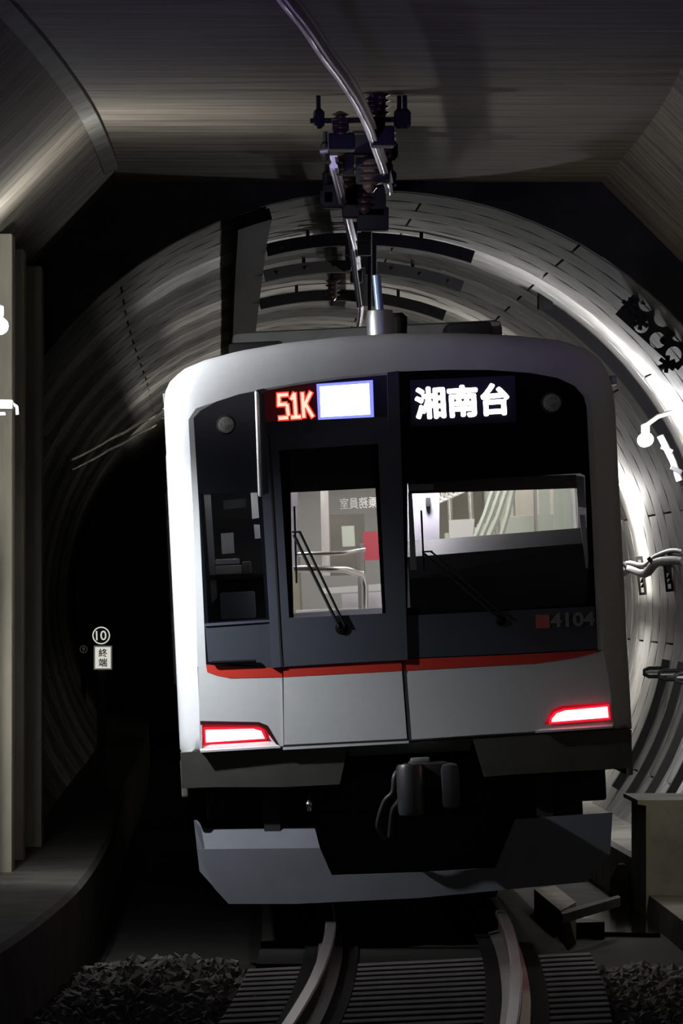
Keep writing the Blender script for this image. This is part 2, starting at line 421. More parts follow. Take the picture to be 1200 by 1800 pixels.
# ------------------------------------------------------------------ the train
tr = thing('train', 'silver commuter train with black mask front, red stripe and lit red tail lamps', 'train', TR_LOC, (0, -CANT, TR_YAW))
topc = [(340, 735), (352, 722), (380, 706), (420, 693), (460, 684), (520, 673), (600, 662), (690, 654), (780, 650), (860, 650), (930, 655), (980, 664), (1010, 678), (1026, 697), (1031, 715)]
flat_px = [(331, 738), (344, 718)] + topc[2:-2] + [(1033, 695), (1041, 716), (1050, 900), (1061, 1143), (1072, 1210), (1080, 1277), (850, 1291), (715, 1301), (497, 1312), (352, 1319), (350, 1240), (347, 1172), (339, 900)]
outer_px = [(288, 712), (290, 690), (300, 668), (325, 648), (360, 633), (420, 617), (500, 603), (600, 592), (700, 586), (800, 585), (900, 589), (980, 597), (1030, 612), (1060, 638), (1076, 676), (1081, 720), (1095, 1000), (1110, 1286), (850, 1300), (500, 1320), (317, 1330), (303, 1020)]
flat = [T(*p) for p in flat_px]; outer = [T(p[0], p[1], .3) for p in outer_px]
def dense(poly, c, n):
    out = []
    for k in range(n):
        a = -PI + 2*PI*k/n; dx, dz = math.cos(a), math.sin(a); best = None
        for i in range(len(poly)):
            x1, z1 = poly[i][0]-c[0], poly[i][1]-c[1]; x2, z2 = poly[(i+1) % len(poly)][0]-c[0], poly[(i+1) % len(poly)][1]-c[1]
            den = dx*(z2-z1) - dz*(x2-x1)
            if abs(den) < 1e-12: continue
            t = (x1*(z2-z1) - z1*(x2-x1))/den; s_ = (x1*dz - z1*dx)/den
            if t > 0 and -1e-9 <= s_ <= 1+1e-9 and (best is None or t > best): best = t
        out.append((c[0]+dx*best, c[1]+dz*best))
    return out
NC = 192; cen = (0.0, 2.05)
fi, ou = dense(flat, cen, NC), dense(outer, cen, NC)
# the moulded surround between the flat front and the body sides
bm = NB(); rings = []
for f, v in ((0, 0), (.22, .018), (.5, .055), (.7, .09), (.84, .13), (.94, .18), (.985, .235), (1, .30)):
    rings.append([bm.verts.new((a[0]+(b[0]-a[0])*f, v, a[1]+(b[1]-a[1])*f)) for a, b in zip(fi, ou)])
for a, b in zip(rings, rings[1:]):
    for k in range(NC): bm.faces.new((a[k], a[(k+1) % NC], b[(k+1) % NC], b[k]))
fin(bm, 'front_surround', M_BODY, tr, 40)
# body sides and roof back to the end of the leading car
CARL = 19.6
def body_tube(name, m, v0, v1, parent, inset=0.0, capped=True):
    bm = NB(); rings = []
    for v in (v0, v0+.02, v1):
        rings.append([bm.verts.new((p[0]*(1-inset), v, p[1])) for p in ou])
    for a, b in zip(rings, rings[1:]):
        for k in range(NC): bm.faces.new((a[k], a[(k+1) % NC], b[(k+1) % NC], b[k]))
    if capped: bm.faces.new(rings[-1])
    return fin(bm, name, m, parent, 40)
body = body_tube('car_body', M_SIDE, .30, CARL, tr)
# doors and windows of the left side (grazing view)
for k in range(4):
    v = 2.6 + k*4.82
    bm = NB(); box(bm, -1.425, -1.38, v, v+1.35, 1.17, 3.0, .01); sd = fin(bm, 'side_door', M_SIDE, tr, 30)
    for q in (.12, .76):
        bm = NB(); box(bm, -1.432, -1.42, v+q, v+q+.46, 1.95, 2.85, .004); fin(bm, 'door_window', M_MASK, sd)
    if k < 3:
        bm = NB(); box(bm, -1.418, -1.39, v+1.75, v+4.4, 2.0, 2.85, .01); fin(bm, 'side_window', M_MASK, tr)
# following cars along the curve
for k in range(3):
    da, db = 60.2+k*20.2, 60.2+k*20.2+19.5
    pa, pb = Vector((xc(da)-.12, da, 0)), Vector((xc(db)-.12, db, 0))
    bm = NB(); rings = []
    dirv = (pb-pa).normalized(); rt = Vector((dirv.y, -dirv.x, 0)); up = Vector((-math.sin(CANT), 0, math.cos(CANT)))
    for p in (pa, pb):
        rings.append([bm.verts.new(TR_I @ (p + rt*q[0] + up*q[1])) for q in ou])
    for i in range(NC): bm.faces.new((rings[0][i], rings[0][(i+1) % NC], rings[1][(i+1) % NC], rings[1][i]))
    bm.faces.new(rings[0][::-1]); bm.faces.new(rings[1])
    fc = fin(bm, 'following_car', M_SIDE, tr, 40)
    for j in range(4):
        bm = NB()
        for e in range(1):
            L0 = (pb-pa).length; a0 = 1.6+j*4.82
            pts = [pa + dirv*(a0+x_) + rt*(-1.41-pr) + up*z_ for pr in (0, .03) for x_, z_ in ((0, 1.17), (1.35, 1.17), (1.35, 3.0), (0, 3.0))]
            vs = [bm.verts.new(TR_I @ p) for p in pts]
            bm.faces.new(vs[4:8])
            for i in range(4): bm.faces.new((vs[i], vs[(i+1) % 4], vs[4+(i+1) % 4], vs[4+i]))
        fin(bm, 'side_door', M_SIDE, fc)

# --- front panels
def tp(pts, v=0.0): return [T(p[0], p[1], v) for p in pts]
mask_px = topc + [(1040, 900), (1050, 1143), (900, 1151), (705, 1159), (495, 1172), (362, 1168), (350, 900)]
lw_hole = [(352, 868), (452, 866), (468, 1086), (366, 1094)]                       # left pane
rw_hole = [(716, 850), (716, 1068), (840, 1074), (1030, 1062), (1034, 985), (1028, 836), (1020, 832), (850, 842)]
frame_out = [(450, 684), (700, 652), (716, 1160), (476, 1174)]
# mask left piece and right piece either side of the door portal
left_mask = [p for p in topc if p[0] <= 452] + [(452, 687), (476, 1173), (362, 1168), (350, 900)]
right_mask = [(700, 653)] + [p for p in topc if p[0] > 700] + [(1040, 900), (1050, 1143), (900, 1151), (716, 1159)]
bm = NB(); plate(bm, tp(left_mask), [tp(lw_hole)], -.002, .03); ml = fin(bm, 'window_mask', M_MASK, tr)
bm = NB(); plate(bm, tp(right_mask), [tp(rw_hole)], -.002, .03); mr = fin(bm, 'window_mask', M_MASK, tr)
# slate painted lower panels of the mask
bm = NB(); plate(bm, tp([(360, 1096), (476, 1090), (480, 1170), (478, 1173), (366, 1163)]), [], -.008, -.001); fin(bm, 'lower_panel', M_LOWER, tr)
bm = NB(); plate(bm, tp([(360, 1096), (476, 1089), (476, 1093), (360, 1101)]), [], -.020, -.007); fin(bm, 'window_sill', M_DOOR, tr)
bm = NB(); plate(bm, tp([(716, 1082), (1045, 1066), (1050, 1141), (900, 1149), (716, 1157)]), [], -.006, -.001); fin(bm, 'lower_panel', M_LOWER, tr)
bm = NB(); plate(bm, tp([(347, 1172), (339, 900), (331, 738), (344, 718)] + topc[2:-2] + [(1033, 695), (1041, 716), (1050, 900), (1061, 1143), (1046, 1143), (1036, 900), (1027, 717), (1022, 700)] + [(p[0], p[1]+4) for p in topc[-3:1:-1]] + [(355, 726), (344, 738), (354, 900), (366, 1168)]), [], 0.0, .02); fin(bm, 'mask_surround', M_BODY, tr)
# window panes
bm = NB(); plate(bm, tp([(350, 862), (455, 860), (472, 1090), (362, 1098)]), [], .010, .016); fin(bm, 'window_pane', M_GLASS, ml)
bm = NB(); plate(bm, tp([(712, 846), (712, 1078), (1038, 1066), (1032, 830)]), [], .010, .016); fin(bm, 'window_pane', M_GLASS, mr)
# door portal: two posts, header
bm = NB(); plate(bm, tp([(450, 686), (463, 683), (497, 1172), (478, 1174)]), [], -.035, .03); fin(bm, 'door_post', M_DOOR, tr)
bm = NB(); tube(bm, [TT(451, 690, -.02), TT(451, 694, -.05), TT(457, 866, -.05), TT(457, 870, -.02)], .013, 10); fin(bm, 'handrail', M_WHITE, tr, 60)
bm = NB(); plate(bm, tp([(680, 655), (700, 652), (716, 1160), (703, 1160), (682, 752)]), [], -.033, .03); fin(bm, 'door_post', M_DOOR, tr)
bm = NB(); plate(bm, tp([(458, 742), (688, 733), (691, 756), (462, 769)]), [], -.020, .03); fin(bm, 'door_header', M_DOOR, tr)
# destination displays
bm = NB(); plate(bm, tp([(462, 686), (556, 668), (558, 740), (464, 744)]), [], .004, .03); da_ = fin(bm, 'service_display', M_LEDBACKR, tr)
bm = NB(); plate(bm, tp([(556, 668), (684, 655), (686, 735), (558, 740)]), [], .004, .03); db_ = fin(bm, 'service_display', M_LEDBACK, tr)
def bolden(me, d):
    bm = NB()
    for dx, dz in ((-d, 0), (d, 0), (0, -d), (0, d), (-d*.7, -d*.7), (d*.7, d*.7), (-d*.7, d*.7), (d*.7, -d*.7)):
        n0 = len(bm.verts); bm.from_mesh(me); bm.verts.ensure_lookup_table()
        for v in bm.verts[n0:]: v.co += Vector((dx, dx*.02+dz*.02, dz))
    bm.to_mesh(me); bm.free(); return me
def put_text(me, name, m, px, py, v, parent, rot=0.0):
    me.materials.append(m); o = link(name, me, None, parent); q = T(px, py, v); o.location = (q[0], v, q[1]); o.rotation_euler = (0, rot, 0)
    return o
def led_glyphs(t, y0, y1):      # 5, 1 and K in straight display strokes, 0.225 m wide
    bm = NB(); H_ = .150
    def st(x0, z0, x1, z1):
        d_ = Vector((x1-x0, 0, z1-z0)); n_ = Vector((-d_.z, 0, d_.x)).normalized()*t/2; e_ = d_.normalized()*t*.35
        a_, b_ = Vector((x0, 0, z0))-e_, Vector((x1, 0, z1))+e_
        plate(bm, [(p.x, p.z) for p in (a_-n_, b_-n_, b_+n_, a_+n_)], [], y0, y1)
    o = -.112
    for q in ((.062, H_, 0, H_), (.004, H_, 0, .085), (0, .088, .05, .088), (.058, .08, .062, .02), (.052, 0, 0, 0)): st(o+q[0], q[1]-H_/2, o+q[2], q[3]-H_/2)
    o = -.02
    for q in ((.022, 0, .022, H_), (.0, .122, .02, H_), (-.005, 0, .05, 0)): st(o+q[0], q[1]-H_/2, o+q[2], q[3]-H_/2)
    o = .058
    for q in ((0, 0, 0, H_), (.008, .07, .058, H_), (.014, .085, .06, 0)): st(o+q[0], q[1]-H_/2, o+q[2], q[3]-H_/2)
    return bm
for nm, t_, y_, m_ in (('display_halo', .040, 0, M_LEDHALO), ('display_lettering', .021, -.004, M_LEDRED)):
    q = T(518, 713); o = fin(led_glyphs(t_, y_, y_+.003), nm, m_, da_); o.location = (q[0], 0, q[1]); o.rotation_euler = (0, math.radians(-1), 0); o.scale = (.88, 1, .95)
bm = NB(); plate(bm, tp([(556, 675), (655, 668), (657, 733), (559, 738)]), [], -.002, .004); fin(bm, 'display_field', M_LEDBLUE, db_)
bm = NB(); plate(bm, tp([(562, 680), (648, 674), (650, 728), (564, 733)]), [], -.006, -.002); fin(bm, 'display_field', M_LEDWHITE, db_)
bm = NB(); plate(bm, tp([(720, 668), (905, 660), (907, 742), (722, 750)]), [], -.004, .0); dd = fin(bm, 'destination_display', M_LEDBACK, tr)
put_text(bolden(fit_text('湘南台', 162/284, 53/284, .0), .0075), 'display_lettering', M_LEDWHITE, 812, 705, -.006, dd, math.radians(-.2))
# headlamps behind the mask
for px, py, r in ((397, 747, .055), (970, 708, .061)):
    bm = NB(); lathe(bm, [(r*1.12, 0), (r*1.12, .012), (r, .014)], (0, 0, 0), (0, -1, 0), 24); hl = fin(bm, 'headlamp', M_SEAM, tr, 30); q = T(px, py); hl.location = (q[0], -.001, q[1])
    bm = NB(); lathe(bm, [(r*.97, .006), (r*.9, .015), (r*.4, .017), (r*.02, .0175)], (0, 0, 0), (0, -1, 0), 24); fin(bm, 'lens', M_LENS, hl, 50)
# front door
door_out = [(472, 765), (682, 752), (706, 1160), (495, 1171)]
door_win = [(490, 792), (664, 780), (678, 1078), (508, 1086)]
bm = NB(); plate(bm, tp(door_out), [tp(door_win)], -.031, .025); dr = fin(bm, 'front_door', M_DOOR, tr)
bm = NB(); plate(bm, tp([(488, 790), (666, 778), (681, 1081), (506, 1089)]), [], .004, .010); fin(bm, 'window_pane', M_GLASS, dr)
bm = NB(); plate(bm, tp([(486, 788), (668, 776), (662, 858), (508, 866)], .06), [], .055, .062); fin(bm, 'door_blind', M_CABDARK, dr)
bm = NB(); plate(bm, tp([(486, 788), (508, 788), (516, 1090), (506, 1090)], .05), [], .04, .05); fin(bm, 'inner_frame', M_RUBBER, dr)
bm = NB(); plate(bm, tp([(655, 776), (668, 776), (684, 1082), (672, 1082)], .05), [], .04, .05); fin(bm, 'inner_frame', M_RUBBER, dr)
# red stripe in three lengths, grey panels below
bm = NB(); plate(bm, tp([(362, 1168), (420, 1173), (495, 1172), (496, 1190), (405, 1192), (380, 1187), (364, 1181)]), [], -.006, .02); fin(bm, 'red_stripe', M_RED, tr)
bm = NB(); plate(bm, tp([(497, 1172), (705, 1159), (706, 1179), (498, 1190)]), [], -.016, .02); fin(bm, 'red_stripe', M_RED, dr)
bm = NB(); plate(bm, tp([(707, 1159), (900, 1151), (1050, 1143), (1048, 1147), (1005, 1157), (940, 1166), (709, 1179)]), [], -.006, .02); fin(bm, 'red_stripe', M_RED, tr)
lampL = [(345, 1268), (460, 1270), (474, 1277), (490, 1306), (480, 1310), (345, 1318)]
lampL = [(370, 1268), (455, 1269), (470, 1275), (480, 1292), (492, 1309), (376, 1316)]
bm = NB(); plate(bm, tp([(348, 1172), (362, 1169), (364, 1181), (380, 1187), (405, 1192), (496, 1190), (498, 1311), (351, 1319), (350, 1240)]), [tp([(355, 1270), (452, 1270), (468, 1276), (478, 1292), (489, 1308), (355, 1314.5)])], -.003, .03); fin(bm, 'front_panel', M_BODY, tr)
bm = NB(); plate(bm, tp([(498, 1190), (706, 1179), (715, 1299), (499, 1310)]), [], -.014, .03); fin(bm, 'front_panel', M_BODY, dr)
bm = NB(); plate(bm, tp([(709, 1179), (940, 1166), (1005, 1157), (1048, 1147), (1061, 1143), (1072, 1210), (1079, 1277), (850, 1291), (718, 1300)]), [tp([(955, 1274), (968, 1248), (985, 1240), (1070, 1234), (1073, 1266)])], -.003, .03); fin(bm, 'front_panel', M_BODY, tr)
bm = NB(); plate(bm, tp([(495, 1172), (498.2, 1172), (500.5, 1311), (497, 1311)]), [], .004, .032); fin(bm, 'door_seam', M_SEAM, tr)
bm = NB(); plate(bm, tp([(705, 1158), (709, 1158), (718, 1300), (714, 1300)]), [], .004, .032); fin(bm, 'door_seam', M_SEAM, tr)
bm = NB(); plate(bm, tp([(470, 764), (473, 764), (496, 1172), (493, 1172)]), [], -.036, -.03); fin(bm, 'door_seam', M_SEAM, tr)
bm = NB(); plate(bm, tp([(498, 1309), (716, 1298), (716, 1301.5), (498, 1313)]), [], -.016, -.002); fin(bm, 'door_seam', M_SEAM, tr)
bm = NB(); plate(bm, tp([(497, 1313), (718, 1302), (718, 1306), (497, 1318)]), [], -.018, .02); fin(bm, 'door_step', M_BODY, tr)
# tail lamps in their recessed housings
def loft(bm, A, B, yA, yB):
    n = len(A); a = [bm.verts.new((p[0], yA, p[1])) for p in A]; b = [bm.verts.new((p[0], yB, p[1])) for p in B]
    for i in range(n): bm.faces.new((a[i], a[(i+1) % n], b[(i+1) % n], b[i]))
    bm.faces.new(b)
    return bm
bm = NB(); loft(bm, tp([(355, 1270), (452, 1270), (468, 1276), (478, 1292), (489, 1308), (355, 1314.5)]), tp([(356, 1273), (450, 1273), (462, 1278), (467, 1290), (470, 1301), (357, 1307)]), 0, .075)
tl = fin(bm, 'tail_lamp', M_BODY, tr)
bm = NB(); plate(bm, tp([(357, 1278), (455, 1278), (464, 1283), (469, 1300), (359, 1309)]), [], .03, .06); rim = fin(bm, 'lamp_rim', M_TAILRIM, tl)
bm = NB(); plate(bm, tp([(361, 1283), (445, 1281), (459, 1285), (465, 1298), (362, 1305)]), [], .022, .034); fin(bm, 'red_lens', M_TAIL, rim)
bm = NB(); plate(bm, tp([(352, 1267), (455, 1269), (470, 1275), (481, 1294), (490, 1309), (486, 1309), (476, 1296), (465, 1280), (452, 1274), (352, 1273)]), [], -.006, .01); fin(bm, 'lamp_surround', mat('dark_red_trim', (.05, .008, .01), .4), tl)
bm = NB()  # sloping white lip under the left lamp, catching the wall lamp's light
A = tp([(352, 1307), (468, 1301), (492, 1311), (352, 1319)])
vs = [bm.verts.new((A[0][0], .05, A[0][1])), bm.verts.new((A[1][0], .05, A[1][1])), bm.verts.new((A[2][0], -.022, A[2][1])), bm.verts.new((A[3][0], -.022, A[3][1]))]
lo_ = [bm.verts.new((v.co.x, v.co.y, v.co.z-.012)) for v in vs]
bm.faces.new(vs); bm.faces.new(lo_[::-1])
for i in range(4): bm.faces.new((vs[i], vs[(i+1) % 4], lo_[(i+1) % 4], lo_[i]))
fin(bm, 'lamp_lip', M_BODY, tl)
bm = NB(); loft(bm, tp([(955, 1274), (968, 1248), (985, 1240), (1070, 1234), (1073, 1266)]), tp([(966, 1270), (974, 1250), (990, 1242), (1070, 1238), (1073, 1264)]), 0, .075)
t2 = fin(bm, 'tail_lamp', M_BODY, tr)
bm = NB(); plate(bm, tp([(965, 1273), (966, 1262), (975, 1251), (990, 1246), (1070, 1238), (1073, 1264)]), [], -.012, .05); rim = fin(bm, 'lamp_rim', M_TAILRIM, t2)
bm = NB(); plate(bm, tp([(969, 1269), (970, 1263), (978, 1254), (992, 1249), (1067, 1242), (1069, 1261)]), [], -.02, .0); fin(bm, 'red_lens', M_TAIL, rim)
bm = NB()
A = tp([(960, 1276), (1076, 1268), (1076, 1276), (940, 1285)])
vs = [bm.verts.new((A[i][0], (.03, .03, -.022, -.022)[i], A[i][1])) for i in range(4)]
lo_ = [bm.verts.new((v.co.x, v.co.y, v.co.z-.012)) for v in vs]
bm.faces.new(vs); bm.faces.new(lo_[::-1])
for i in range(4): bm.faces.new((vs[i], vs[(i+1) % 4], lo_[(i+1) % 4], lo_[i]))
fin(bm, 'lamp_lip', M_BODY, t2)
# fleet number and emblem
put_text(bolden(fit_text('4104', 76/284, 23/284, .0), .004), 'fleet_number', M_NUM, 1006, 1089, -.010, tr)
bm = NB(); plate(bm, tp([(941, 1081), (965, 1080), (966, 1104), (942, 1105)]), [], -.010, -.005); fin(bm, 'emblem', M_EMBLEM, tr)
# apron below the body
def apron(pts_top, pts_bot, name):
    bm = NB(); tpts = tp(pts_top); bpts = tp(pts_bot)
    n = len(tpts)
    f = [bm.verts.new((p[0], .01, p[1])) for p in tpts]; g = [bm.verts.new((p[0], .07, p[1])) for p in bpts]
    f2 = [bm.verts.new((p[0], .35, p[1])) for p in tpts]; g2 = [bm.verts.new((p[0], .35, p[1])) for p in bpts]
    for i in range(n-1):
        bm.faces.new((f[i], f[i+1], g[i+1], g[i])); bm.faces.new((f2[i], f2[i+1], g2[i+1], g2[i]))
        bm.faces.new((f[i], f[i+1], f2[i+1], f2[i])); bm.faces.new((g[i], g[i+1], g2[i+1], g2[i]))
    bm.faces.new((f[0], g[0], g2[0], f2[0])); bm.faces.new((f[-1], g[-1], g2[-1], f2[-1]))
    return fin(bm, name, M_APRON, tr)
apron([(317, 1323), (376, 1318), (500, 1318), (612, 1310)], [(319, 1386), (376, 1384), (500, 1384), (597, 1379)], 'apron')
apron([(612, 1310), (718, 1305), (830, 1298)], [(612, 1330), (718, 1325), (826, 1320)], 'apron')
apron([(830, 1298), (900, 1294), (1070, 1283), (1110, 1283)], [(852, 1366), (900, 1362), (1070, 1353), (1112, 1350)], 'apron')
# side apron boards
bm = NB(); box(bm, -1.40, -1.36, .07, CARL, .82, 1.05, .01); fin(bm, 'side_skirt', M_APRON, tr)
bm = NB(); box(bm, 1.36, 1.40, .07, CARL, .82, 1.05, .01); fin(bm, 'side_skirt', M_APRON, tr)
# underframe, wheels
bm = NB(); box(bm, -1.25, 1.25, .45, CARL-.2, .66, .98, .02); box(bm, -.5, .5, 5.2, 14, .25, .66, .03); fin(bm, 'underframe', M_UNDER, tr)
for v in (2.0, 4.1, 15.5, 17.6):
    for s in (-1, 1):
        bm = NB(); lathe(bm, [(.10, -.07), (.41, -.065), (.425, -.04), (.425, .05), (.40, .065), (.1, .07)], (0, 0, 0), (1, 0, 0), 28)
        o = fin(bm, 'wheel', M_UNDER, tr, 40); o.location = (s*.53, v, .435)
    bm = NB(); tube(bm, [(-.5, v, .435), (.5, v, .435)], .08, 10); fin(bm, 'axle', M_UNDER, tr, 40)
for v in (3.05, 16.55):
    bm = NB()
    for s in (-1, 1): box(bm, s*.95-.07, s*.95+.07, v-1.3, v+1.3, .42, .62, .04)
    box(bm, -.95, .95, v-.2, v+.2, .45, .66, .04); fin(bm, 'bogie_frame', M_UNDER, tr, 40)
# snow plough skirt
bm = NB(); plate(bm, tp([(346, 1492), (562, 1490), (583, 1538), (738, 1533), (870, 1525), (905, 1440), (1076, 1428), (1072, 1500), (1030, 1550), (735, 1578), (520, 1588), (402, 1588), (376, 1560)], .12), [], .10, .14); fin(bm, 'plough_plate', M_PLOW, tr)
bm = NB()
A = tp([(360, 1492), (562, 1490), (553, 1455), (354, 1457)], .14)
vs = [bm.verts.new((A[i][0], (.10, .10, .22, .22)[i], A[i][1])) for i in range(4)]
l2 = [bm.verts.new((v.co.x, v.co.y+.03, v.co.z-.01)) for v in vs]
bm.faces.new(vs); bm.faces.new(l2[::-1])
for i in range(4): bm.faces.new((vs[i], vs[(i+1) % 4], l2[(i+1) % 4], l2[i]))
fin(bm, 'plough_top', M_PLOW, tr)
bm = NB()
A = tp([(340, 1445), (356, 1457), (378, 1560), (350, 1535)], .2)
vs = [bm.verts.new((A[i][0], (.55, .20, .13, .55)[i], A[i][1])) for i in range(4)]; bm.faces.new(vs)
l2 = [bm.verts.new((v.co.x+.02, v.co.y+.03, v.co.z)) for v in vs]; bm.faces.new(l2[::-1])
for i in range(4): bm.faces.new((vs[i], vs[(i+1) % 4], l2[(i+1) % 4], l2[i]))
fin(bm, 'plough_wing', M_PLOW, tr)
bm = NB(); box(bm, -1.12, 1.1, .5, .58, .2, .7, .01); box(bm, -.9, -.8, .2, .5, .5, .85); box(bm, .8, .9, .2, .5, .5, .85); fin(bm, 'plough_frame', M_UNDER, tr)
# coupler
cq = T(752, 1385, -.1); cx, cz = cq
bm = NB(); box(bm, cx-.13, cx+.15, -.22, .08, cz-.17, cz+.16, .045); box(bm, cx-.08, cx+.08, .05, .8, cz-.09, cz+.09, .02)
cp = fin(bm, 'coupler', M_BLACK, tr, 40)
bm = NB(); lathe(bm, [(.02, -.16), (.075, -.155), (.085, -.13), (.085, .13), (.075, .155), (.02, .16)], (cx-.11, -.22, cz), (0, 0, 1), 18); fin(bm, 'knuckle', mat('worn_coupler_steel', (.10, .10, .105), .38, .7), cp, 40)
bm = NB(); box(bm, cx+.08, cx+.19, -.30, -.05, cz-.13, cz+.15, .04); fin(bm, 'guard_arm', mat('worn_coupler_steel', (.1, .1, .1)), cp, 40)
bm = NB(); box(bm, cx-.10, cx+.02, -.12, .0, cz+.15, cz+.19, .015); fin(bm, 'lock_lifter', M_GALV, cp, 40)
def hose(pts, r=.016):
    bm = NB(); P_ = [Vector(p) for p in pts]; out = []
    for i in range(len(P_)-1):
        p0, p1, p2, p3 = P_[max(0, i-1)], P_[i], P_[i+1], P_[min(len(P_)-1, i+2)]
        for k in range(5):
            t = k/5; out.append(.5*((2*p1)+(-p0+p2)*t+(2*p0-5*p1+4*p2-p3)*t*t+(-p0+3*p1-3*p2+p3)*t**3))
    out.append(P_[-1]); tube(bm, out, r, 8); return bm
fin(hose([TT(712, 1345, -.05), TT(694, 1362, -.12), TT(690, 1392, -.12), TT(675, 1410, -.1), TT(664, 1450, -.05), TT(675, 1475, .1)]), 'brake_hose', M_CABLE, tr, 60)
fin(hose([TT(722, 1340, .0), TT(704, 1372, -.06), TT(702, 1405, -.05), TT(690, 1425, .0), TT(685, 1470, .1)]), 'brake_hose', M_CABLE, tr, 60)
bm = NB(); tube(bm, [TT(543, 1400, .2), TT(543, 1412, .1), TT(544, 1424, .12)], .014, 8); lathe(bm, [(.004, -.02), (.018, -.01), (.018, .01), (.004, .02)], TT(543, 1414, .09), (0, -1, 0), 12); fin(bm, 'uncoupling_handle', M_STEEL, tr, 50)
# roof equipment: antenna stub and boxes
q = TT(669, 586, .9)
bm = NB(); lathe(bm, [(.088, -.02), (.088, .10), (.080, .145), (.03, .152)], q, (0, 0, 1), 24); an = fin(bm, 'antenna', M_GALV, tr, 40)
bm = NB(); tube(bm, [q+Vector((0, 0, .14)), q+Vector((-.01, 0, .37))], .026, 12); fin(bm, 'antenna_rod', mat('blue_grey_rod', (.30, .42, .55), .35, .3), an, 40)
bm = NB(); lathe(bm, [(.06, -.02), (.07, .12), (.04, .15)], q+Vector((.12, .6, 0)), (0, 0, 1), 16); fin(bm, 'antenna_cover', M_BLACK, an, 40)
bm = NB(); box(bm, -.95, .85, 3.0, 6.5, 3.5, 3.80, .05); fin(bm, 'roof_unit', M_ROOF, tr, 40)
bm = NB(); box(bm, -.98, -.62, 2.2, 3.0, 3.45, 3.70, .03); fin(bm, 'roof_box', M_BLACK, tr, 40)
bm = NB(); box(bm, .45, .75, 2.2, 3.0, 3.45, 3.76, .03); fin(bm, 'roof_box', M_BLACK, tr, 40)
# small lugs at the roof corners
for px, py in ((292, 700), (1078, 668)):
    q = TT(px, py, .35); bm = NB(); box(bm, q.x-.02, q.x+.02, .32, .42, q.z-.03, q.z+.03, .008); fin(bm, 'roof_lug', M_GALV, tr, 40)

# --- wipers
def bar(pts, r, name, m, parent): 
    bm = NB(); tube(bm, pts, r, 6); return fin(bm, name, m, parent, 50)
wq = TT(600, 1104, -.046)
bm = NB(); lathe(bm, [(.04, 0), (.036, .012), (.015, .02)], wq+Vector((0, .015, 0)), (0, -1, 0), 16); wp = fin(bm, 'wiper', M_RUBBER, dr, 40)
bar([TT(596, 1102, -.05), TT(516, 940, -.045)], .011, 'wiper_arm', M_BLACK, wp)
bar([TT(606, 1100, -.05), TT(527, 936, -.045)], .009, 'wiper_arm', M_BLACK, wp)
bar([TT(513, 935, -.055), TT(529, 935, -.055)], .007, 'wiper_link', M_BLACK, wp)
bar([TT(517, 890, -.045), TT(521, 1025, -.045)], .007, 'wiper_blade', M_RUBBER, wp)
wq = TT(880, 1092, -.022)
bm = NB(); lathe(bm, [(.03, 0), (.028, .010), (.015, .016)], wq+Vector((0, .015, 0)), (0, -1, 0), 16); wp = fin(bm, 'wiper', M_RUBBER, tr, 40)
bar([TT(880, 1090, -.02), TT(744, 972, -.02)], .008, 'wiper_arm', M_BLACK, wp)
bar([TT(890, 1086, -.02), TT(757, 969, -.02)], .007, 'wiper_arm', M_BLACK, wp)
bar([TT(741, 970, -.02), TT(760, 969, -.02)], .006, 'wiper_link', M_BLACK, wp)
bar([TT(740, 897, -.02), TT(745, 1003, -.02)], .007, 'wiper_blade', M_RUBBER, wp)
bar([TT(372, 1165, -.03), TT(450, 1162, -.03)], .012, 'wiper_blade', M_RUBBER, wp)

# --- cab interior
bm = NB()  # lining: floor, ceiling, sides of cab and saloon as an inward shell
def inward(bm, x0, x1, y0, y1, z0, z1):
    box(bm, x0, x1, y0, y1, z0, z1)
    for f in list(bm.faces):
        c = f.calc_center_median()
        if abs(c.y-y0) < 1e-4 or abs(c.y-y1) < 1e-4: bm.faces.remove(f)
inward(bm, -1.30, 1.30, .34, 1.74, 1.12, 3.28); fin(bm, 'cab_lining', M_CABDARK, tr)
bm = NB(); inward(bm, -1.28, 1.28, 1.80, 19.4, 1.13, 3.26); fin(bm, 'saloon_lining', M_CREAM, tr)
bm = NB(); box(bm, -1.25, 1.25, 1.8, 19.3, 1.12, 1.15); fin(bm, 'saloon_floor', M_FLOOR, tr)
# front bulkhead around the panes so no daylight gaps show
VP = 1.75
bm = NB(); plate(bm, [(-1.3, 1.1), (1.3, 1.1), (1.3, 3.3), (-1.3, 3.3)],
                 [tp([(512, 835), (672, 830), (676, 1068), (512, 1078)], VP), tp([(772, 852), (1014, 842), (1016, 944), (772, 956)], VP)], VP, VP+.05)
pw = fin(bm, 'cab_partition', M_LILAC, tr)
bm = NB(); plate(bm, tp([(770, 850), (1016, 840), (1018, 946), (770, 958)], VP), [], VP+.02, VP+.024); fin(bm, 'partition_pane', M_GLASS, pw)
bm = NB(); plate(bm, tp([(768, 952), (1020, 940), (1020, 948), (768, 961)], VP), [], VP-.04, VP+.0); fin(bm, 'partition_ledge', M_CABDARK, pw)
for px, py in ((828, 981), (874, 972), (938, 966)):
    q = TT(px, py, VP); bm = NB(); lathe(bm, [(.012, 0), (.012, .01), (.004, .012)], (q.x, VP, q.z), (0, -1, 0), 10); fin(bm, 'partition_knob', M_RUBBER, pw)
bm = NB(); plate(bm, tp([(748, 875), (756, 875), (756, 890), (748, 890)], VP), [], VP-.05, VP); fin(bm, 'coat_hook', M_CABDARK, pw)
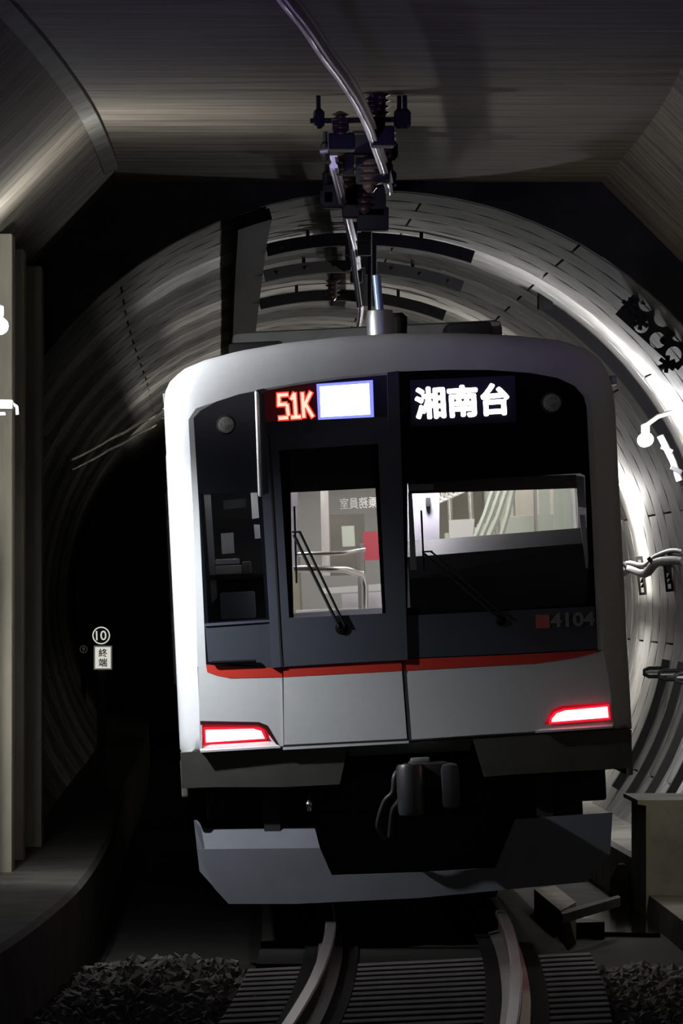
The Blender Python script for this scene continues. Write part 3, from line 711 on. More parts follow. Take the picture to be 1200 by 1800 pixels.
# dashboard across the right half with a sloping hood
bm = NB()
cs = [(.36, 1.12), (.36, 2.10), (.55, 2.24), (1.0, 2.34), (1.05, 2.26), (1.05, 1.12)]
x0_, x1_ = T(716, 1000, .6)[0], 1.28
rings = [[bm.verts.new((x, v, z+ (0.03*(x-x0_) if v > .4 else 0))) for v, z in cs] for x in (x0_, x1_)]
for k in range(len(cs)): bm.faces.new((rings[0][k], rings[0][(k+1) % 6], rings[1][(k+1) % 6], rings[1][k]))
bm.faces.new(rings[0][::-1]); bm.faces.new(rings[1]); dash = fin(bm, 'dashboard', M_DASH, tr)
q = TT(985, 985, 1.0); bm = NB(); box(bm, q.x-.13, q.x+.16, .75, 1.0, q.z-.1, q.z+.03, .02); fin(bm, 'instrument_hood', M_DASH, dash, 40)
bm = NB(); box(bm, -1.29, T(486, 1000, 1.6)[0], 1.6, 1.64, 1.13, 3.27); fin(bm, 'dark_partition_panel', M_CABDARK, tr)  # added dark panel, keeps the left side of the cab dark
# left shelf with equipment
bm = NB(); plate(bm, tp([(366, 1011), (470, 1008), (472, 1016), (366, 1020)], .1), [], .08, .9); sh = fin(bm, 'cab_shelf', M_CABDARK, tr)
bm = NB(); plate(bm, tp([(367, 1020), (476, 1016), (482, 1094), (364, 1098)], .3), [], .28, .31); fin(bm, 'shelf_front', M_CABDARK, sh)
q0, q1 = T(386, 1042, .06), T(450, 1086, .06)
bm = NB(); box(bm, q0[0], q1[0], .06, .26, q1[1], q0[1], .012); fin(bm, 'equipment_box', M_BOX, sh, 40)
bm = NB(); plate(bm, tp([(358, 870), (370, 870), (382, 1050), (372, 1060)], .25), [], .25, .28); fin(bm, 'cab_pillar', M_GREY, tr)
bm = NB(); plate(bm, tp([(440, 862), (454, 862), (456, 910), (443, 912)], .5), [], .5, .58); fin(bm, 'switch_panel', M_WHITE, tr)
bm = NB(); plate(bm, tp([(446, 922), (457, 922), (458, 946), (448, 947)], .5), [], .5, .58); fin(bm, 'switch_panel', M_LILAC, tr)
bm = NB(); plate(bm, tp([(388, 938), (410, 936), (412, 972), (390, 974)], .6), [], .6, .68); fin(bm, 'monitor', M_GREY, tr)
bm = NB(); plate(bm, tp([(392, 880), (432, 876), (432, 892), (392, 896)], .8), [], .8, .88); fin(bm, 'monitor', M_CABDARK, tr)
# sun blinds and roller in the right window
bm = NB(); plate(bm, tp([(716, 845), (1012, 834), (1014, 858), (718, 868)], .10), [], .09, .12); sb = fin(bm, 'sun_blind', mat('brown_blind', (.10, .085, .075), .7), tr)
bm = NB(); plate(bm, tp([(718, 852), (762, 850), (762, 861), (719, 863)], .08), [], .08, .09); fin(bm, 'blind_bracket', M_GREY, sb)
bm = NB(); plate(bm, tp([(1012, 836), (1026, 838), (1030, 893), (1016, 890)], .10), [], .09, .14); fin(bm, 'window_pillar', M_GREY, tr)
bm = NB(); plate(bm, tp([(1018, 905), (1028, 905), (1035, 1000), (1030, 998)], .12), [], .10, .14); fin(bm, 'window_pillar', M_GREY, tr)
bm = NB(); plate(bm, tp([(717, 866), (724, 866), (732, 1002), (721, 1002)], .10), [], .09, .12); fin(bm, 'window_pillar', M_GREY, tr)
# cab lamp, then a small added one over the shelf
q = T(742, 818, 1.45); bm = NB(); box(bm, q[0]-.05, q[0]+.07, 1.42, 1.56, q[1]-.02, q[1]+.03, .01); fin(bm, 'cab_lamp', M_CABLAMP, tr)
q = T(405, 846, .22); bm = NB(); box(bm, q[0]-.05, q[0]+.05, .20, .26, q[1]-.012, q[1]+.012, .004); fin(bm, 'cab_lamp', M_SHELFFILL, tr)  # added unseen glow to brighten the shelf, tray and box
# --- saloon
for s in (-1, 1):
    for k in range(9):
        v = 1.95+k*1.85
        bm = NB(); box(bm, s*.55-.10, s*.55+.10, v, v+1.35, 3.20, 3.245, .01); fin(bm, 'ceiling_lamp', M_SALAMP, tr)
    for k in range(3):
        v = 4.2+k*4.82
        bm = NB(); box(bm, s*1.27-.0 if s < 0 else .80, s*.80 if s < 0 else 1.27, v, v+2.9, 1.42, 1.56, .03) if s > 0 else box(bm, -1.27, -.80, v, v+2.9, 1.42, 1.56, .03)
        st = fin(bm, 'bench_seat', M_MOQ, tr, 40)
        bm = NB(); box(bm, *((1.16, 1.27) if s > 0 else (-1.27, -1.16)), v, v+2.9, 1.56, 2.02, .03); fin(bm, 'seat_back', M_MOQ, st, 40)
        for vv in (v-.02, v+2.9):
            bm = NB(); box(bm, *((.84, 1.27) if s > 0 else (-1.27, -.84)), vv, vv+.03, 1.5, 2.5, .008); fin(bm, 'seat_screen', M_GREENISH, st, 40)
    for k in range(14):
        v = 3.2+k*1.15; u = s*.72
        bm = NB(); tube(bm, [(u, v, 3.05), (u, v, 2.86)], .014, 6)
        sp = fin(bm, 'strap', M_STRAP if k % 3 == 0 else M_WHITE, tr)
        bm = NB(); n = 12
        tube(bm, [(u+.055*math.cos(2*PI*i/n), v, 2.80+.062*math.sin(2*PI*i/n)) for i in range(n+1)], .011, 5, False); fin(bm, 'strap_ring', M_WHITE, sp)
    bm = NB(); tube(bm, [(s*.72, 2.4, 3.06), (s*.72, 19, 3.06)], .016, 6); fin(bm, 'strap_rail', M_STEEL, tr)
    for k in range(4):
        bm = NB(); tube(bm, [(s*.80, 4.15+k*4.82, 1.15), (s*.80, 4.15+k*4.82, 3.22)], .02, 8); fin(bm, 'grab_pole', M_STEEL, tr, 60)
    for k in range(4):
        v = 2.6+k*4.82
        bm = NB(); box(bm, *((1.262, 1.28) if s > 0 else (-1.28, -1.262)), v+.1, v+1.25, 1.2, 3.0, .004); fin(bm, 'saloon_door', M_GREY, tr)
bm = NB(); plate(bm, [(-1.28, 1.12), (1.28, 1.12), (1.28, 3.27), (-1.28, 3.27)], [], 19.3, 19.36); ew = fin(bm, 'end_wall', M_CREAM, tr)
bm = NB(); box(bm, -.42, .42, 19.26, 19.3, 1.15, 3.0, .01); fin(bm, 'end_door', M_GREY, ew)
# pieces seen through the panes
def slab(name, pts, v, th, m): 
    bm = NB(); plate(bm, tp(pts, v), [], v, v+th); return fin(bm, name, m, tr)
def pole(name, pts, r, m): return bar(pts, r, name, m, tr)
pole('grab_pole', [TT(569, 830, 2.4), TT(573, 1012, 2.4)], .030, M_BRIGHT)
slab('door_jamb', [(512, 862), (523, 862), (524, 1005), (513, 1005)], 1.95, .05, M_LILAC)
bm = NB(); tube(bm, [TT(516, 1000, 1.9), TT(560, 1000, 1.9), TT(606, 1001, 2.0), TT(636, 1010, 2.1), TT(641, 1030, 2.1), TT(641, 1080, 2.1)], .022, 8); fin(bm, 'handrail', M_STEEL, tr, 60)
bm = NB(); tube(bm, [TT(520, 975, 1.95), TT(600, 972, 1.95), TT(640, 966, 2.1)], .014, 8); fin(bm, 'handrail', M_STEEL, tr, 60)
pole('grab_pole', [TT(633, 955, 2.2), TT(636, 1080, 2.2)], .026, M_GREY)
slab('wall_poster', [(638, 935), (668, 934), (669, 984), (640, 985)], 3.4, .02, M_POSTER)
slab('grey_locker', [(580, 905), (640, 903), (642, 1010), (582, 1012)], 3.8, .3, M_TAUPE)
slab('seat_screen', [(600, 925), (622, 924), (624, 960), (602, 961)], 3.3, .03, M_GREENISH)
slab('white_ledge', [(565, 1034), (672, 1026), (673, 1038), (566, 1044)], 2.6, .25, M_WHITE)
slab('white_ledge', [(520, 1073), (640, 1068), (640, 1074), (520, 1079)], 2.3, .25, M_WHITE)
slab('lower_screen', [(600, 1044), (675, 1040), (676, 1078), (602, 1082)], 2.9, .05, M_LILAC)
slab('advert_panel', [(789, 914), (834, 912), (830, 950), (790, 953)], 4.0, .03, M_WHITE)
slab('advert_panel', [(888, 915), (915, 912), (915, 950), (888, 951)], 4.6, .03, M_BOX)
for a_, b_ in (((868, 858), (831, 955)), ((880, 858), (843, 954)), ((892, 857), (856, 953)), ((903, 856), (878, 952))):
    pole('curved_pole', [TT(*a_, 3.0), TT((a_[0]+b_[0])/2+2, (a_[1]+b_[1])/2, 3.0), TT(*b_, 3.0)], .020, M_GREENISH)
for x0, x1 in ((946, 966), (972, 1004)):
    slab('glass_screen', [(x0, 848), (x1, 847), (x1+2, 948), (x0+2, 950)], 3.2, .04, M_GREENISH)
pole('grab_pole', [TT(940, 856, 2.6), TT(942, 950, 2.6)], .014, M_STEEL)
# crew door lettering on the partition glass, read from the saloon side
put_text(fit_text('乗務員室', 66/272, 20/272, .010, mirror=True), 'door_lettering', M_SIGNWHT, 630, 884, VP+.03, pw)
bm = NB(); plate(bm, tp([(512, 835), (672, 830), (676, 1068), (512, 1078)], VP), [], VP+.035, VP+.039); fin(bm, 'partition_pane', M_GLASS, pw)

# things standing in the cab
q = T(408, 1010, .16)
bx = thing('paper_tray', 'white paper tray on the cab shelf behind the narrow side window', 'tray', TR_M @ Vector((q[0], .16, q[1]+.003)), (0, -CANT, TR_YAW))
bm = NB(); box(bm, -.10, .06, -.05, .18, 0, .055, .006); fin(bm, 'tray', M_WHITE, bx, 40)
bm = NB(); box(bm, -.10, .05, -.03, .18, .065, .095, .006); fin(bm, 'tray_lid', M_WHITE, bx, 40)
bm = NB(); box(bm, .065, .12, -.02, .15, 0, .075, .01); fin(bm, 'pen_cup', M_GREY, bx, 40)

# ------------------------------------------------------------------ lamps on the walls
def lamp(name, label, pos, wall_dir, m_bulb, r, grp, ln=.17):
    """bulb with a cap on a short arm fixed to the wall in direction wall_dir"""
    t = thing(name, label, 'lamp', pos, group=grp)
    bm = NB(); prof = [(r*math.sin(i*PI/14), -ln-r*math.cos(i*PI/14)) for i in range(0, 8)] + [(r*math.cos(i*PI/14), ln+r*math.sin(i*PI/14)) for i in range(0, 8)]
    prof[0] = (.0005, -ln-r); prof[-1] = (.0005, ln+r)
    lathe(bm, prof, (0, 0, 0), (0, 1, 0), 20); fin(bm, 'tube_bulb', m_bulb, t, 60)
    wd = Vector(wall_dir)
    bm = NB(); lathe(bm, [(r*.5, 0), (r*.62, .02), (r*.62, .07), (r*.3, .085)], (0, 0, r*.85), (0, 0, 1), 16); fin(bm, 'lamp_cap', M_WHITE, t, 40)
    bm = NB(); tube(bm, [Vector((0, 0, r+.06)), Vector((0, 0, r+.075))+wd*.35, Vector((0, 0, r+.03))+wd], .018, 8); fin(bm, 'lamp_arm', M_GALV, t, 50)
    bm = NB(); lathe(bm, [(.05, 0), (.05, .02), (.03, .03)], Vector((0, 0, r+.03))+wd, -wd.normalized(), 12); fin(bm, 'mounting_plate', M_GALV, t, 40)
    return t
dl = 39.9
lp = P(-3, 571, dl)
lamp('wall_lamp', 'bright bulb lamp at the frame edge on the left box wall beside the train', lp, (xc(dl)+LW-lp.x-.005, 0, 0), M_BULB1, .052, None)
# floodlight added outside the frame, its beam shaped to grade the train's front
fl = Vector((-2.135, 39.0, 2.7)); aim = (Vector((-1.5, 40.0, 1.85)) - fl)
t = thing('fill_spot', 'unseen fill lamp added on the left box wall outside the frame, aimed at the train nose', 'lamp', fl)
rot_ = Vector((0, 1, 0)).rotation_difference(aim.normalized()).to_euler()
bm = NB(); lathe(bm, [(.015, -.07), (.035, -.065), (.05, -.015), (.052, .0), (.048, .0), (.03, -.03), (.015, -.035)], (0, 0, 0), (0, 1, 0), 20); o = fin(bm, 'reflector', M_GALV, t, 40); o.rotation_euler = rot_
bm = NB(); tube(bm, [(0, -.02, -.02), (-.02, -.03, -.05), (xc(39.0)+LW-fl.x+.01, -.03, -.06)], .016, 8); fin(bm, 'lamp_arm', M_GALV, t, 50)
sd_ = bpy.data.lights.new('fill_beam', 'SPOT'); sd_.energy = FLOOD_FILL; sd_.spot_size = math.radians(100); sd_.spot_blend = 1.0; sd_.shadow_soft_size = .03; sd_.color = (.93, .97, 1.0)
so_ = bpy.data.objects.new('fill_beam', sd_); C.objects.link(so_); so_.parent = t; so_.location = aim.normalized()*.03; so_.rotation_euler = aim.to_track_quat('-Z', 'Y').to_euler()
d2 = 51.8
lp = P(1134, 773, d2); cvec = Vector((lp.x-tc(d2), 0, lp.z-ZC)); 
lamp('wall_lamp', 'bright bulb lamp on the curved tunnel wall right of the train', lp, cvec.normalized()*(RT-cvec.length), M_BULB2, .055, None)
dr_l = 44.3
lpr = Vector((xc(dr_l)+RW-.13, dr_l, 1.75))
lamp('wall_lamp', 'lamp on the right box wall just outside the frame, lighting the bench end', lpr, (.125, 0, 0), M_BULB4, .04, None, .03)
d3 = 61.5
lp3 = P(1067, 886, d3)
lamp('wall_lamp', 'lamp hidden behind the train on the tunnel wall, lighting the bright patch', lp3, cvec.normalized()*(RT-cvec.length), M_BULB3, .055, None)
for d_, lab in ((72.0, 'lamp on the tunnel wall hidden behind the train body, lighting the far curve'), (87.0, 'deepest lamp on the tunnel wall hidden behind the train body')):
    p_ = Vector((tc(d_)+2.5, d_, 3.2)); cv = Vector((p_.x-tc(d_), 0, p_.z-ZC))
    lamp('wall_lamp', lab, p_, cv.normalized()*(RT-cv.length), M_BULB6, .055, None)
# conduit down the wall below the right lamp
t = thing('conduit', 'pale conduit pipe running down the tunnel wall beside the right lamp', 'pipe')
def wallpt(ang, d, r=RT-.04):   # ang measured from straight up, clockwise to the right
    return Vector((tc(d)+r*math.sin(ang), d, ZC+r*math.cos(ang)))
def ray_wall(px, py, r=RT-.04):  # where the view ray through a pixel meets the round tunnel wall
    lo, hi = D0, 105
    d = D0
    while d < 105:
        p = P(px, py, d)
        if math.hypot(p.x-tc(d), p.z-ZC) >= r and d > D0: 
            pass
        d += .25
    best = None; dd = D0; prev = None
    while dd < 105:
        p = P(px, py, dd); g = math.hypot(p.x-tc(dd), p.z-ZC) - r
        if prev is not None and prev <= 0 < g: best = dd; break
        prev = g; dd += .02
    return P(px, py, best if best else 60)
bm = NB(); tube(bm, [P(1160, 766, 52.0), P(1170, 785, 52.0), P(1183, 812, 52.0), P(1194, 845, 52.0)], .028, 10); fin(bm, 'conduit_pipe', M_GALV, t, 60)
for px, py in ((1172, 790), (1188, 826)):
    p = P(px, py, 52.0); bm = NB(); box(bm, -.05, .05, -.03, .03, -.02, .02, .005); o = fin(bm, 'pipe_clip', M_BLACK, t); o.location = p; o.rotation_euler.y = .5
# bracket light fitting on the left wall under the lamp
q = P(8, 712, 40.4)
t = thing('junction_box', 'white junction box bracket on the left wall below the lamp', 'box', q)
bm = NB(); box(bm, -.16, .055, -.1, .1, -.028, .03, .012); fin(bm, 'lid', M_WHITE, t, 40)
bm = NB(); tube(bm, [(.045, 0, .01), (.075, 0, -.01), (.08, 0, -.06)], .011, 8); fin(bm, 'cable_tail', M_WHITE, t, 60)
bm = NB(); box(bm, -.16, .01, -.08, .08, -.068, -.045, .006); fin(bm, 'lower_bracket', M_WHITE, t, 40)

# ------------------------------------------------------------------ overhead conductor rail and its supports
CP = [(T_, None) for T_ in ()]
def crail(name, label, pts, r=.03):
    t = thing(name, label, 'conductor rail')
    P_ = [Vector(p) for p in pts]; out = []
    for i in range(len(P_)-1):
        p0, p1, p2, p3 = P_[max(0, i-1)], P_[i], P_[i+1], P_[min(len(P_)-1, i+2)]
        for k in range(6):
            tt = k/6; out.append(.5*((2*p1)+(-p0+p2)*tt+(2*p0-5*p1+4*p2-p3)*tt*tt+(-p0+3*p1-3*p2+p3)*tt**3))
    out.append(P_[-1])
    bm = NB(); sweep_closed(bm, [(-.024, .07), (.024, .07), (.024, .08), (-.024, .08)], out); fin(bm, 'rail_flange', M_COND, t)
    bm = NB(); sweep_closed(bm, [(-.024, 0), (.024, 0), (.026, .018), (.012, .035), (.008, .07), (-.008, .07), (-.012, .035), (-.026, .018)], out); fin(bm, 'rail_body', M_COND, t, 40)
    bm = NB(); tube(bm, [p+Vector((0, 0, -.006)) for p in out], .009, 6); fin(bm, 'contact_wire', mat('worn_contact_wire', (.60, .55, .62), .4, 1.0), t, 60)
    return t
ZR = 4.72
def atz(px, py, z):
    d = FPX*(z-HCAM)/(HORIZON-py); return Vector(((px-600)*d/FPX, d, z))
crail('conductor_rail', 'shiny violet lit overhead conductor rail sweeping up to the frame top', [atz(380, -170, ZR), atz(445, -80, ZR), atz(495, 0, ZR), atz(535, 50, ZR), atz(572, 105, ZR), atz(612, 160, ZR), atz(641, 212, ZR), atz(662, 268, ZR), atz(681, 325, ZR), atz(684, 340, ZR+.02)])
crail('conductor_rail', 'dull grey overhead conductor rail over the train roof deeper in the tunnel', [atz(586, 295, ZR), atz(600, 350, ZR), atz(612, 400, ZR), atz(624, 450, ZR), atz(632, 505, ZR), atz(634, 545, ZR), atz(630, 580, ZR)])
def insulator(px, py, d, sc, parent):
    q = P(px, py, d); bm = NB()
    prof = [(.012, .14)]
    for k in range(4): prof += [(.03, .13-k*.032), (.055, .12-k*.032), (.03, .108-k*.032)]
    prof += [(.03, 0), (.012, -.02)]
    lathe(bm, [(a*sc, b*sc) for a, b in prof], q, (0, 0, 1), 14); return fin(bm, 'insulator', M_INSUL, parent, 30)
def support_box(label, d, xs, ybar, rods, drops):
    t = thing('conductor_support', label, 'support')
    bm = NB(); a, b = P(xs[0], ybar, d), P(xs[1], ybar-3, d); tube(bm, [a, b], .016, 8); fin(bm, 'cross_rod', M_BLACK, t, 50)
    for px in rods:
        bm = NB(); lo, hi = P(px, ybar+14, d), P(px-1, ybar, d); hi.z = CH+.02
        tube(bm, [lo, hi], .014, 8)
        mid = P(px, ybar-4, d); lathe(bm, [(.015, -.06), (.034, -.04), (.034, .04), (.015, .06)], mid, (0, 0, 1), 8)
        fin(bm, 'hanger_rod', M_BLACK, t, 40)
    for px, py, w_, h_ in drops:
        q = P(px, py, d); bm = NB(); box(bm, q.x-w_/2, q.x+w_/2, d-.12, d+.12, q.z-h_/2, q.z+h_/2, .015); fin(bm, 'clamp', M_BLACK, t, 40)
    return t
s1 = support_box('black ceiling support with hanger rods where the two conductor rails overlap', 38.4, (545, 718), 212, (560, 702, 712), ((598, 220, .10, .08), (662, 218, .10, .08), (600, 250, .16, .10), (672, 240, .14, .12)))
insulator(598, 236, 38.3, 1.0, s1); insulator(668, 205, 38.3, 1.1, s1); insulator(655, 196, 38.3, .9, s1)
s2 = support_box('black ceiling support just in front of the portal holding the conductor rails', 41.4, (566, 690), 268, (572, 690), ((600, 285, .16, .16), (655, 300, .22, .16), (640, 255, .26, .12), (672, 275, .12, .2)))
insulator(595, 300, 41.3, 1.3, s2); insulator(650, 330, 41.3, 1.5, s2); insulator(678, 262, 41.3, 1.2, s2)
bm = NB(); tube(bm, [P(562, 266, 41.3), P(576, 264, 41.3)], .018, 8); fin(bm, 'end_bolt', M_GALV, s2, 50)
s3 = support_box('black support hanging at the portal edge above the train roof', 44.6, (568, 690), 318, (575, 688), ((600, 345, .26, .16), (640, 350, .30, .26), (655, 385, .22, .16), (575, 348, .10, .1)))
insulator(640, 370, 44.5, 1.5, s3); insulator(610, 330, 44.5, 1.4, s3)
# far end of the box: drop posts
t = thing('drop_post', 'black steel drop post with clamps standing over the train roof centre', 'post')
for (px, py, w_, h_, dd) in ((620, 405, .07, .42, 50.5), (641, 415, .06, .50, 51.5), (630, 436, .20, .12, 50.8), (652, 455, .09, .26, 51.2), (641, 505, .09, .30, 52.5), (657, 500, .05, .36, 52.5), (626, 486, .10, .10, 51.6), (612, 450, .05, .24, 51)):
    q = P(px, py, dd); bm = NB(); box(bm, q.x-w_/2, q.x+w_/2, dd-.08, dd+.08, q.z-h_/2, q.z+h_/2, .015); fin(bm, 'post_block', M_BLACK, t, 40)
bm = NB(); tube(bm, [P(612, 385, 50.4), P(620, 450, 50.4), P(632, 540, 50.4)], .022, 8); fin(bm, 'post_rod', M_GALV, t, 60)
bm = NB(); tube(bm, [P(650, 400, 50.9), P(650, 545, 50.9)], .018, 8); fin(bm, 'post_rod', M_BLACK, t, 60)
# curved support channels across the crown of the round tunnel
def arc_beam(label, d, px0, px1, pyref, w_=.10, depth=.16):
    x0, x1 = (px0-600)*d/FPX-tc(d), (px1-600)*d/FPX-tc(d)
    z = HCAM-(pyref-HORIZON)*d/FPX
    r = z-ZC
    t = thing('support_beam', label, 'beam')
    bm = NB(); n = 14; a0, a1 = math.asin(x0/r), math.asin(x1/r); rings = []
    for k in range(n+1):
        a = a0+(a1-a0)*k/n
        rings.append([bm.verts.new((tc(d)+(r+dr_)*math.sin(a), d+dy, ZC+(r+dr_)*math.cos(a))) for dr_, dy in ((-.05, -depth/2), (.05, -depth/2), (.05, depth/2), (-.05, depth/2))])
    for A, B in zip(rings, rings[1:]):
        for k in range(4): bm.faces.new((A[k], A[(k+1) % 4], B[(k+1) % 4], B[k]))
    bm.faces.new(rings[0][::-1]); bm.faces.new(rings[-1]); fin(bm, 'channel', M_BLACK, t, 40)
    bm = NB()
    for k in range(1, n, 2):
        a = a0+(a1-a0)*k/n; lathe(bm, [(.016, 0), (.016, .02), (.006, .024)], (tc(d)+r*math.sin(a), d-depth/2, ZC+r*math.cos(a)), (0, -1, 0), 8)
    o = fin(bm, 'channel_bolts', M_BLACK, t); o['kind'] = 'stuff'
    for px in (px0+(px1-px0)*.2, px0+(px1-px0)*.75):
        x_ = (px-600)*d/FPX; rr_ = math.sqrt(max(.1, r*r-(x_-tc(d))**2)); bm = NB()
        tube(bm, [(x_, d, ZC+rr_), (x_, d, ZC+math.sqrt(9.2-(x_-tc(d))**2))], .015, 8); fin(bm, 'fixing_stud', M_BLACK, t, 60)
    return t
arc_beam('longest dark curved steel beam across the tunnel crown, first past the portal', 51.2, 468, 831, 420)
arc_beam('second dark curved steel beam across the tunnel crown behind the longest', 55.2, 464, 812, 468)
arc_beam('third dark curved steel beam just above the train roof', 60.5, 456, 781, 519)
t = thing('hanging_insulator', 'small dark bell insulator hanging above the train roof left of centre', 'insulator')
q = P(584, 512, 58); insulator(584, 524, 58, 1.3, t); bm = NB(); tube(bm, [q+Vector((0, 0, .35)), q+Vector((0, 0, -.13))], .012, 8); fin(bm, 'stem', M_BLACK, t, 60)

def ang_of(px, py, d):
    p = P(px, py, d); return math.atan2(p.x-tc(d), p.z-ZC)
# wide black band along the crown, left of centre
t = thing('crown_band', 'wide black band running along the tunnel crown left of centre', 'band')
rd = drange(46.7, 66, 1)
def ring_sweep(a0, a1, r0, r1, rd, name, m, parent):
    bm = NB(); rings = []
    for d in rd:
        yw = yaw(d)
        def pt(a, r): return (tc(d)+r*math.sin(a), d+r*math.sin(a)*math.sin(yw), ZC+r*math.cos(a))
        rings.append([bm.verts.new(pt(a, r)) for a, r in ((a0, r0), ((a0+a1)/2, r0), (a1, r0), (a1, r1), ((a0+a1)/2, r1), (a0, r1))])
    for A, B in zip(rings, rings[1:]):
        for k in range(6): bm.faces.new((A[k], A[(k+1) % 6], B[(k+1) % 6], B[k]))
    bm.faces.new(rings[0][::-1]); bm.faces.new(rings[-1]); return fin(bm, name, m, parent, 30)
bm = NB(); rings = []
for d in drange(46.7, 74, 1.05):
    z_ = (d-46.7)/27.3; pl, pr_ = 400-2*z_, 470-30*z_**.6
    yy = HORIZON-2.82*FPX/d
    a0, a1 = ang_of(pl, yy, d), ang_of(pr_, yy, d)
    rings.append([bm.verts.new((tc(d)+r_*math.sin(a), d, ZC+r_*math.cos(a))) for a, r_ in ((a0, 2.90), ((a0+a1)/2, 2.90), (a1, 2.90), (a1, 2.985), ((a0+a1)/2, 2.985), (a0, 2.985))])
for A, B in zip(rings, rings[1:]):
    for k in range(6): bm.faces.new((A[k], A[(k+1) % 6], B[(k+1) % 6], B[k]))
bm.faces.new(rings[0][::-1]); bm.faces.new(rings[-1]); fin(bm, 'band_body', M_RUBBER, t, 30)
# dark duct and pale pipe along the right shoulder
def arc_bar(parent, name, m, d, a0, a1, r0, r1, wd, n=20):
    bm = NB(); rings = []
    for k in range(n+1):
        a = a0+(a1-a0)*k/n
        rings.append([bm.verts.new((tc(d)+r_*math.sin(a), d+dy, ZC+r_*math.cos(a))) for r_, dy in ((r0, -wd/2), (r0, wd/2), (r1, wd/2), (r1, -wd/2))])
    for A, B in zip(rings, rings[1:]):
        for k in range(4): bm.faces.new((A[k], A[(k+1) % 4], B[(k+1) % 4], B[k]))
    bm.faces.new(rings[0][::-1]); bm.faces.new(rings[-1]); return fin(bm, name, m, parent, 30)
t = thing('curved_channel', 'long black curved channel hugging the right shoulder of the tunnel down to the lamp', 'channel')
arc_bar(t, 'channel_body', M_RUBBER, 53.4, ang_of(955, 532, 53.4), ang_of(1212, 850, 53.4), 2.90, 2.985, .16)
bm = NB(); q = P(958, 534, 53.3); box(bm, q.x-.06, q.x+.06, 53.2, 53.5, q.z-.05, q.z+.09, .02); fin(bm, 'end_box', M_RUBBER, t, 40)
# perforated iron rack at the right shoulder near the portal
t = thing('perforated_rack', 'black perforated iron cable rack on the upper right tunnel wall', 'rack')
def rack_plate(c, w_, h_, ang, holes, name):
    bm = NB()
    out = [(-w_/2, -h_/2), (w_/2, -h_/2), (w_/2, h_/2), (-w_/2, h_/2)]
    hs = [[(hx+hr*math.cos(2*PI*k/14), hz+hr*math.sin(2*PI*k/14)) for k in range(14)] for hx, hz, hr in holes]
    plate(bm, out, hs, -.015, .015); o = fin(bm, name, M_BLACK, t); o.location = c; o.rotation_euler = (0, ang, 0); return o
dd = 47.6
rack_plate(P(1160, 575, dd), .62, .30, math.radians(42), [(-.19, .065, .062), (-.03, .065, .068), (.13, .065, .07), (-.11, -.085, .055), (.05, -.085, .06), (.21, -.085, .06)], 'perforated_plate')
for px, py in ((1106, 538), (1126, 565), (1172, 640), (1132, 520)):
    q = P(px, py, dd-.03); bm = NB()
    for a in range(3): 
        c_, s_ = math.cos(a*PI/3+.4), math.sin(a*PI/3+.4); tube(bm, [q+Vector((c_*.065, 0, s_*.065)), q-Vector((c_*.065, 0, s_*.065))], .018, 6)
    fin(bm, 'star_knob', M_BLACK, t, 40)
bm = NB(); tube(bm, [P(1165, 600, dd+.1), wallpt(ang_of(1165, 600, dd), dd, RT)], .03, 8); fin(bm, 'rack_stub', M_BLACK, t, 40)

# cables on brackets, right wall
def inside(p, lim=2.86):
    c = Vector((tc(p.y), p.y, ZC)); v = p-c; v.y = 0
    return c + v*(lim/v.length) if v.length > lim else p
def cable(name, label, pts, r, m, cat='cable'):
    pts = [inside(Vector(p)) for p in pts]
    o = fin(hose(pts, r), name, m, None, 60); tag(o, label, cat); return o
def slotted(label, px, py0, py1, d, grp):
    t = thing('cable_bracket', label, 'bracket', group=grp)
    a0, a1 = ray_wall(px, py0), ray_wall(px+10, py1)
    mid = (a0+a1)/2; ln = (a0-a1); L_ = math.hypot(ln.x, ln.z)
    ang = math.atan2(ln.x, ln.z)
    bm = NB(); w_ = .062
    plate(bm, [(-w_/2*1.15, -L_/2), (w_/2*1.15, -L_/2), (w_/2*1.15, L_/2), (-w_/2*1.15, L_/2)], [[(-.014, z-.026), (.014, z-.026), (.014, z+.026), (-.014, z+.026)] for z in (-L_*.36, -L_*.24, -L_*.12, L_*.34)], -.02, .02)
    o = fin(bm, 'slotted_bar', M_BLACK, t); o.location = mid; o.rotation_euler = (0, ang, 0)
    bm = NB(); q = a0 + (a1-a0)*.36; tube(bm, [q+Vector((.06, .0, 0)), q+Vector((-.13, -.05, .02)), q+Vector((-.17, -.05, .07))], .02, 8); fin(bm, 'cable_arm', M_BLACK, t, 50)
    return q
qa = slotted('slotted black cable bracket on the bright wall patch right of the train', 1121, 978, 1046, 55, None)
qb = slotted('slotted black cable bracket near the frame edge on the tunnel wall', 1168, 968, 1040, 52, None)
c0 = P(1096, 1006, qa.y+1.0)
cable('power_cable', 'thick grey cable sagging between the slotted wall brackets', [c0, Vector((qa.x-.05, qa.y-.06, qa.z+.02)), (qa*.45+qb*.55)+Vector((-.06, -.1, -.05)), Vector((qb.x-.05, qb.y-.06, qb.z+.03)), P(1215, 980, qb.y-2.2), P(1290, 975, qb.y-3.5)], .042, M_GCABLE)
cable('power_cable', 'thin black cable above the thick grey cable on the wall brackets', [c0+Vector((0, 0, .07)), Vector((qa.x-.03, qa.y-.08, qa.z+.08)), (qa*.45+qb*.55)+Vector((-.02, -.1, .03)), Vector((qb.x-.03, qb.y-.08, qb.z+.09)), P(1215, 962, qb.y-2.2), P(1290, 955, qb.y-3.5)], .022, M_CABLE)
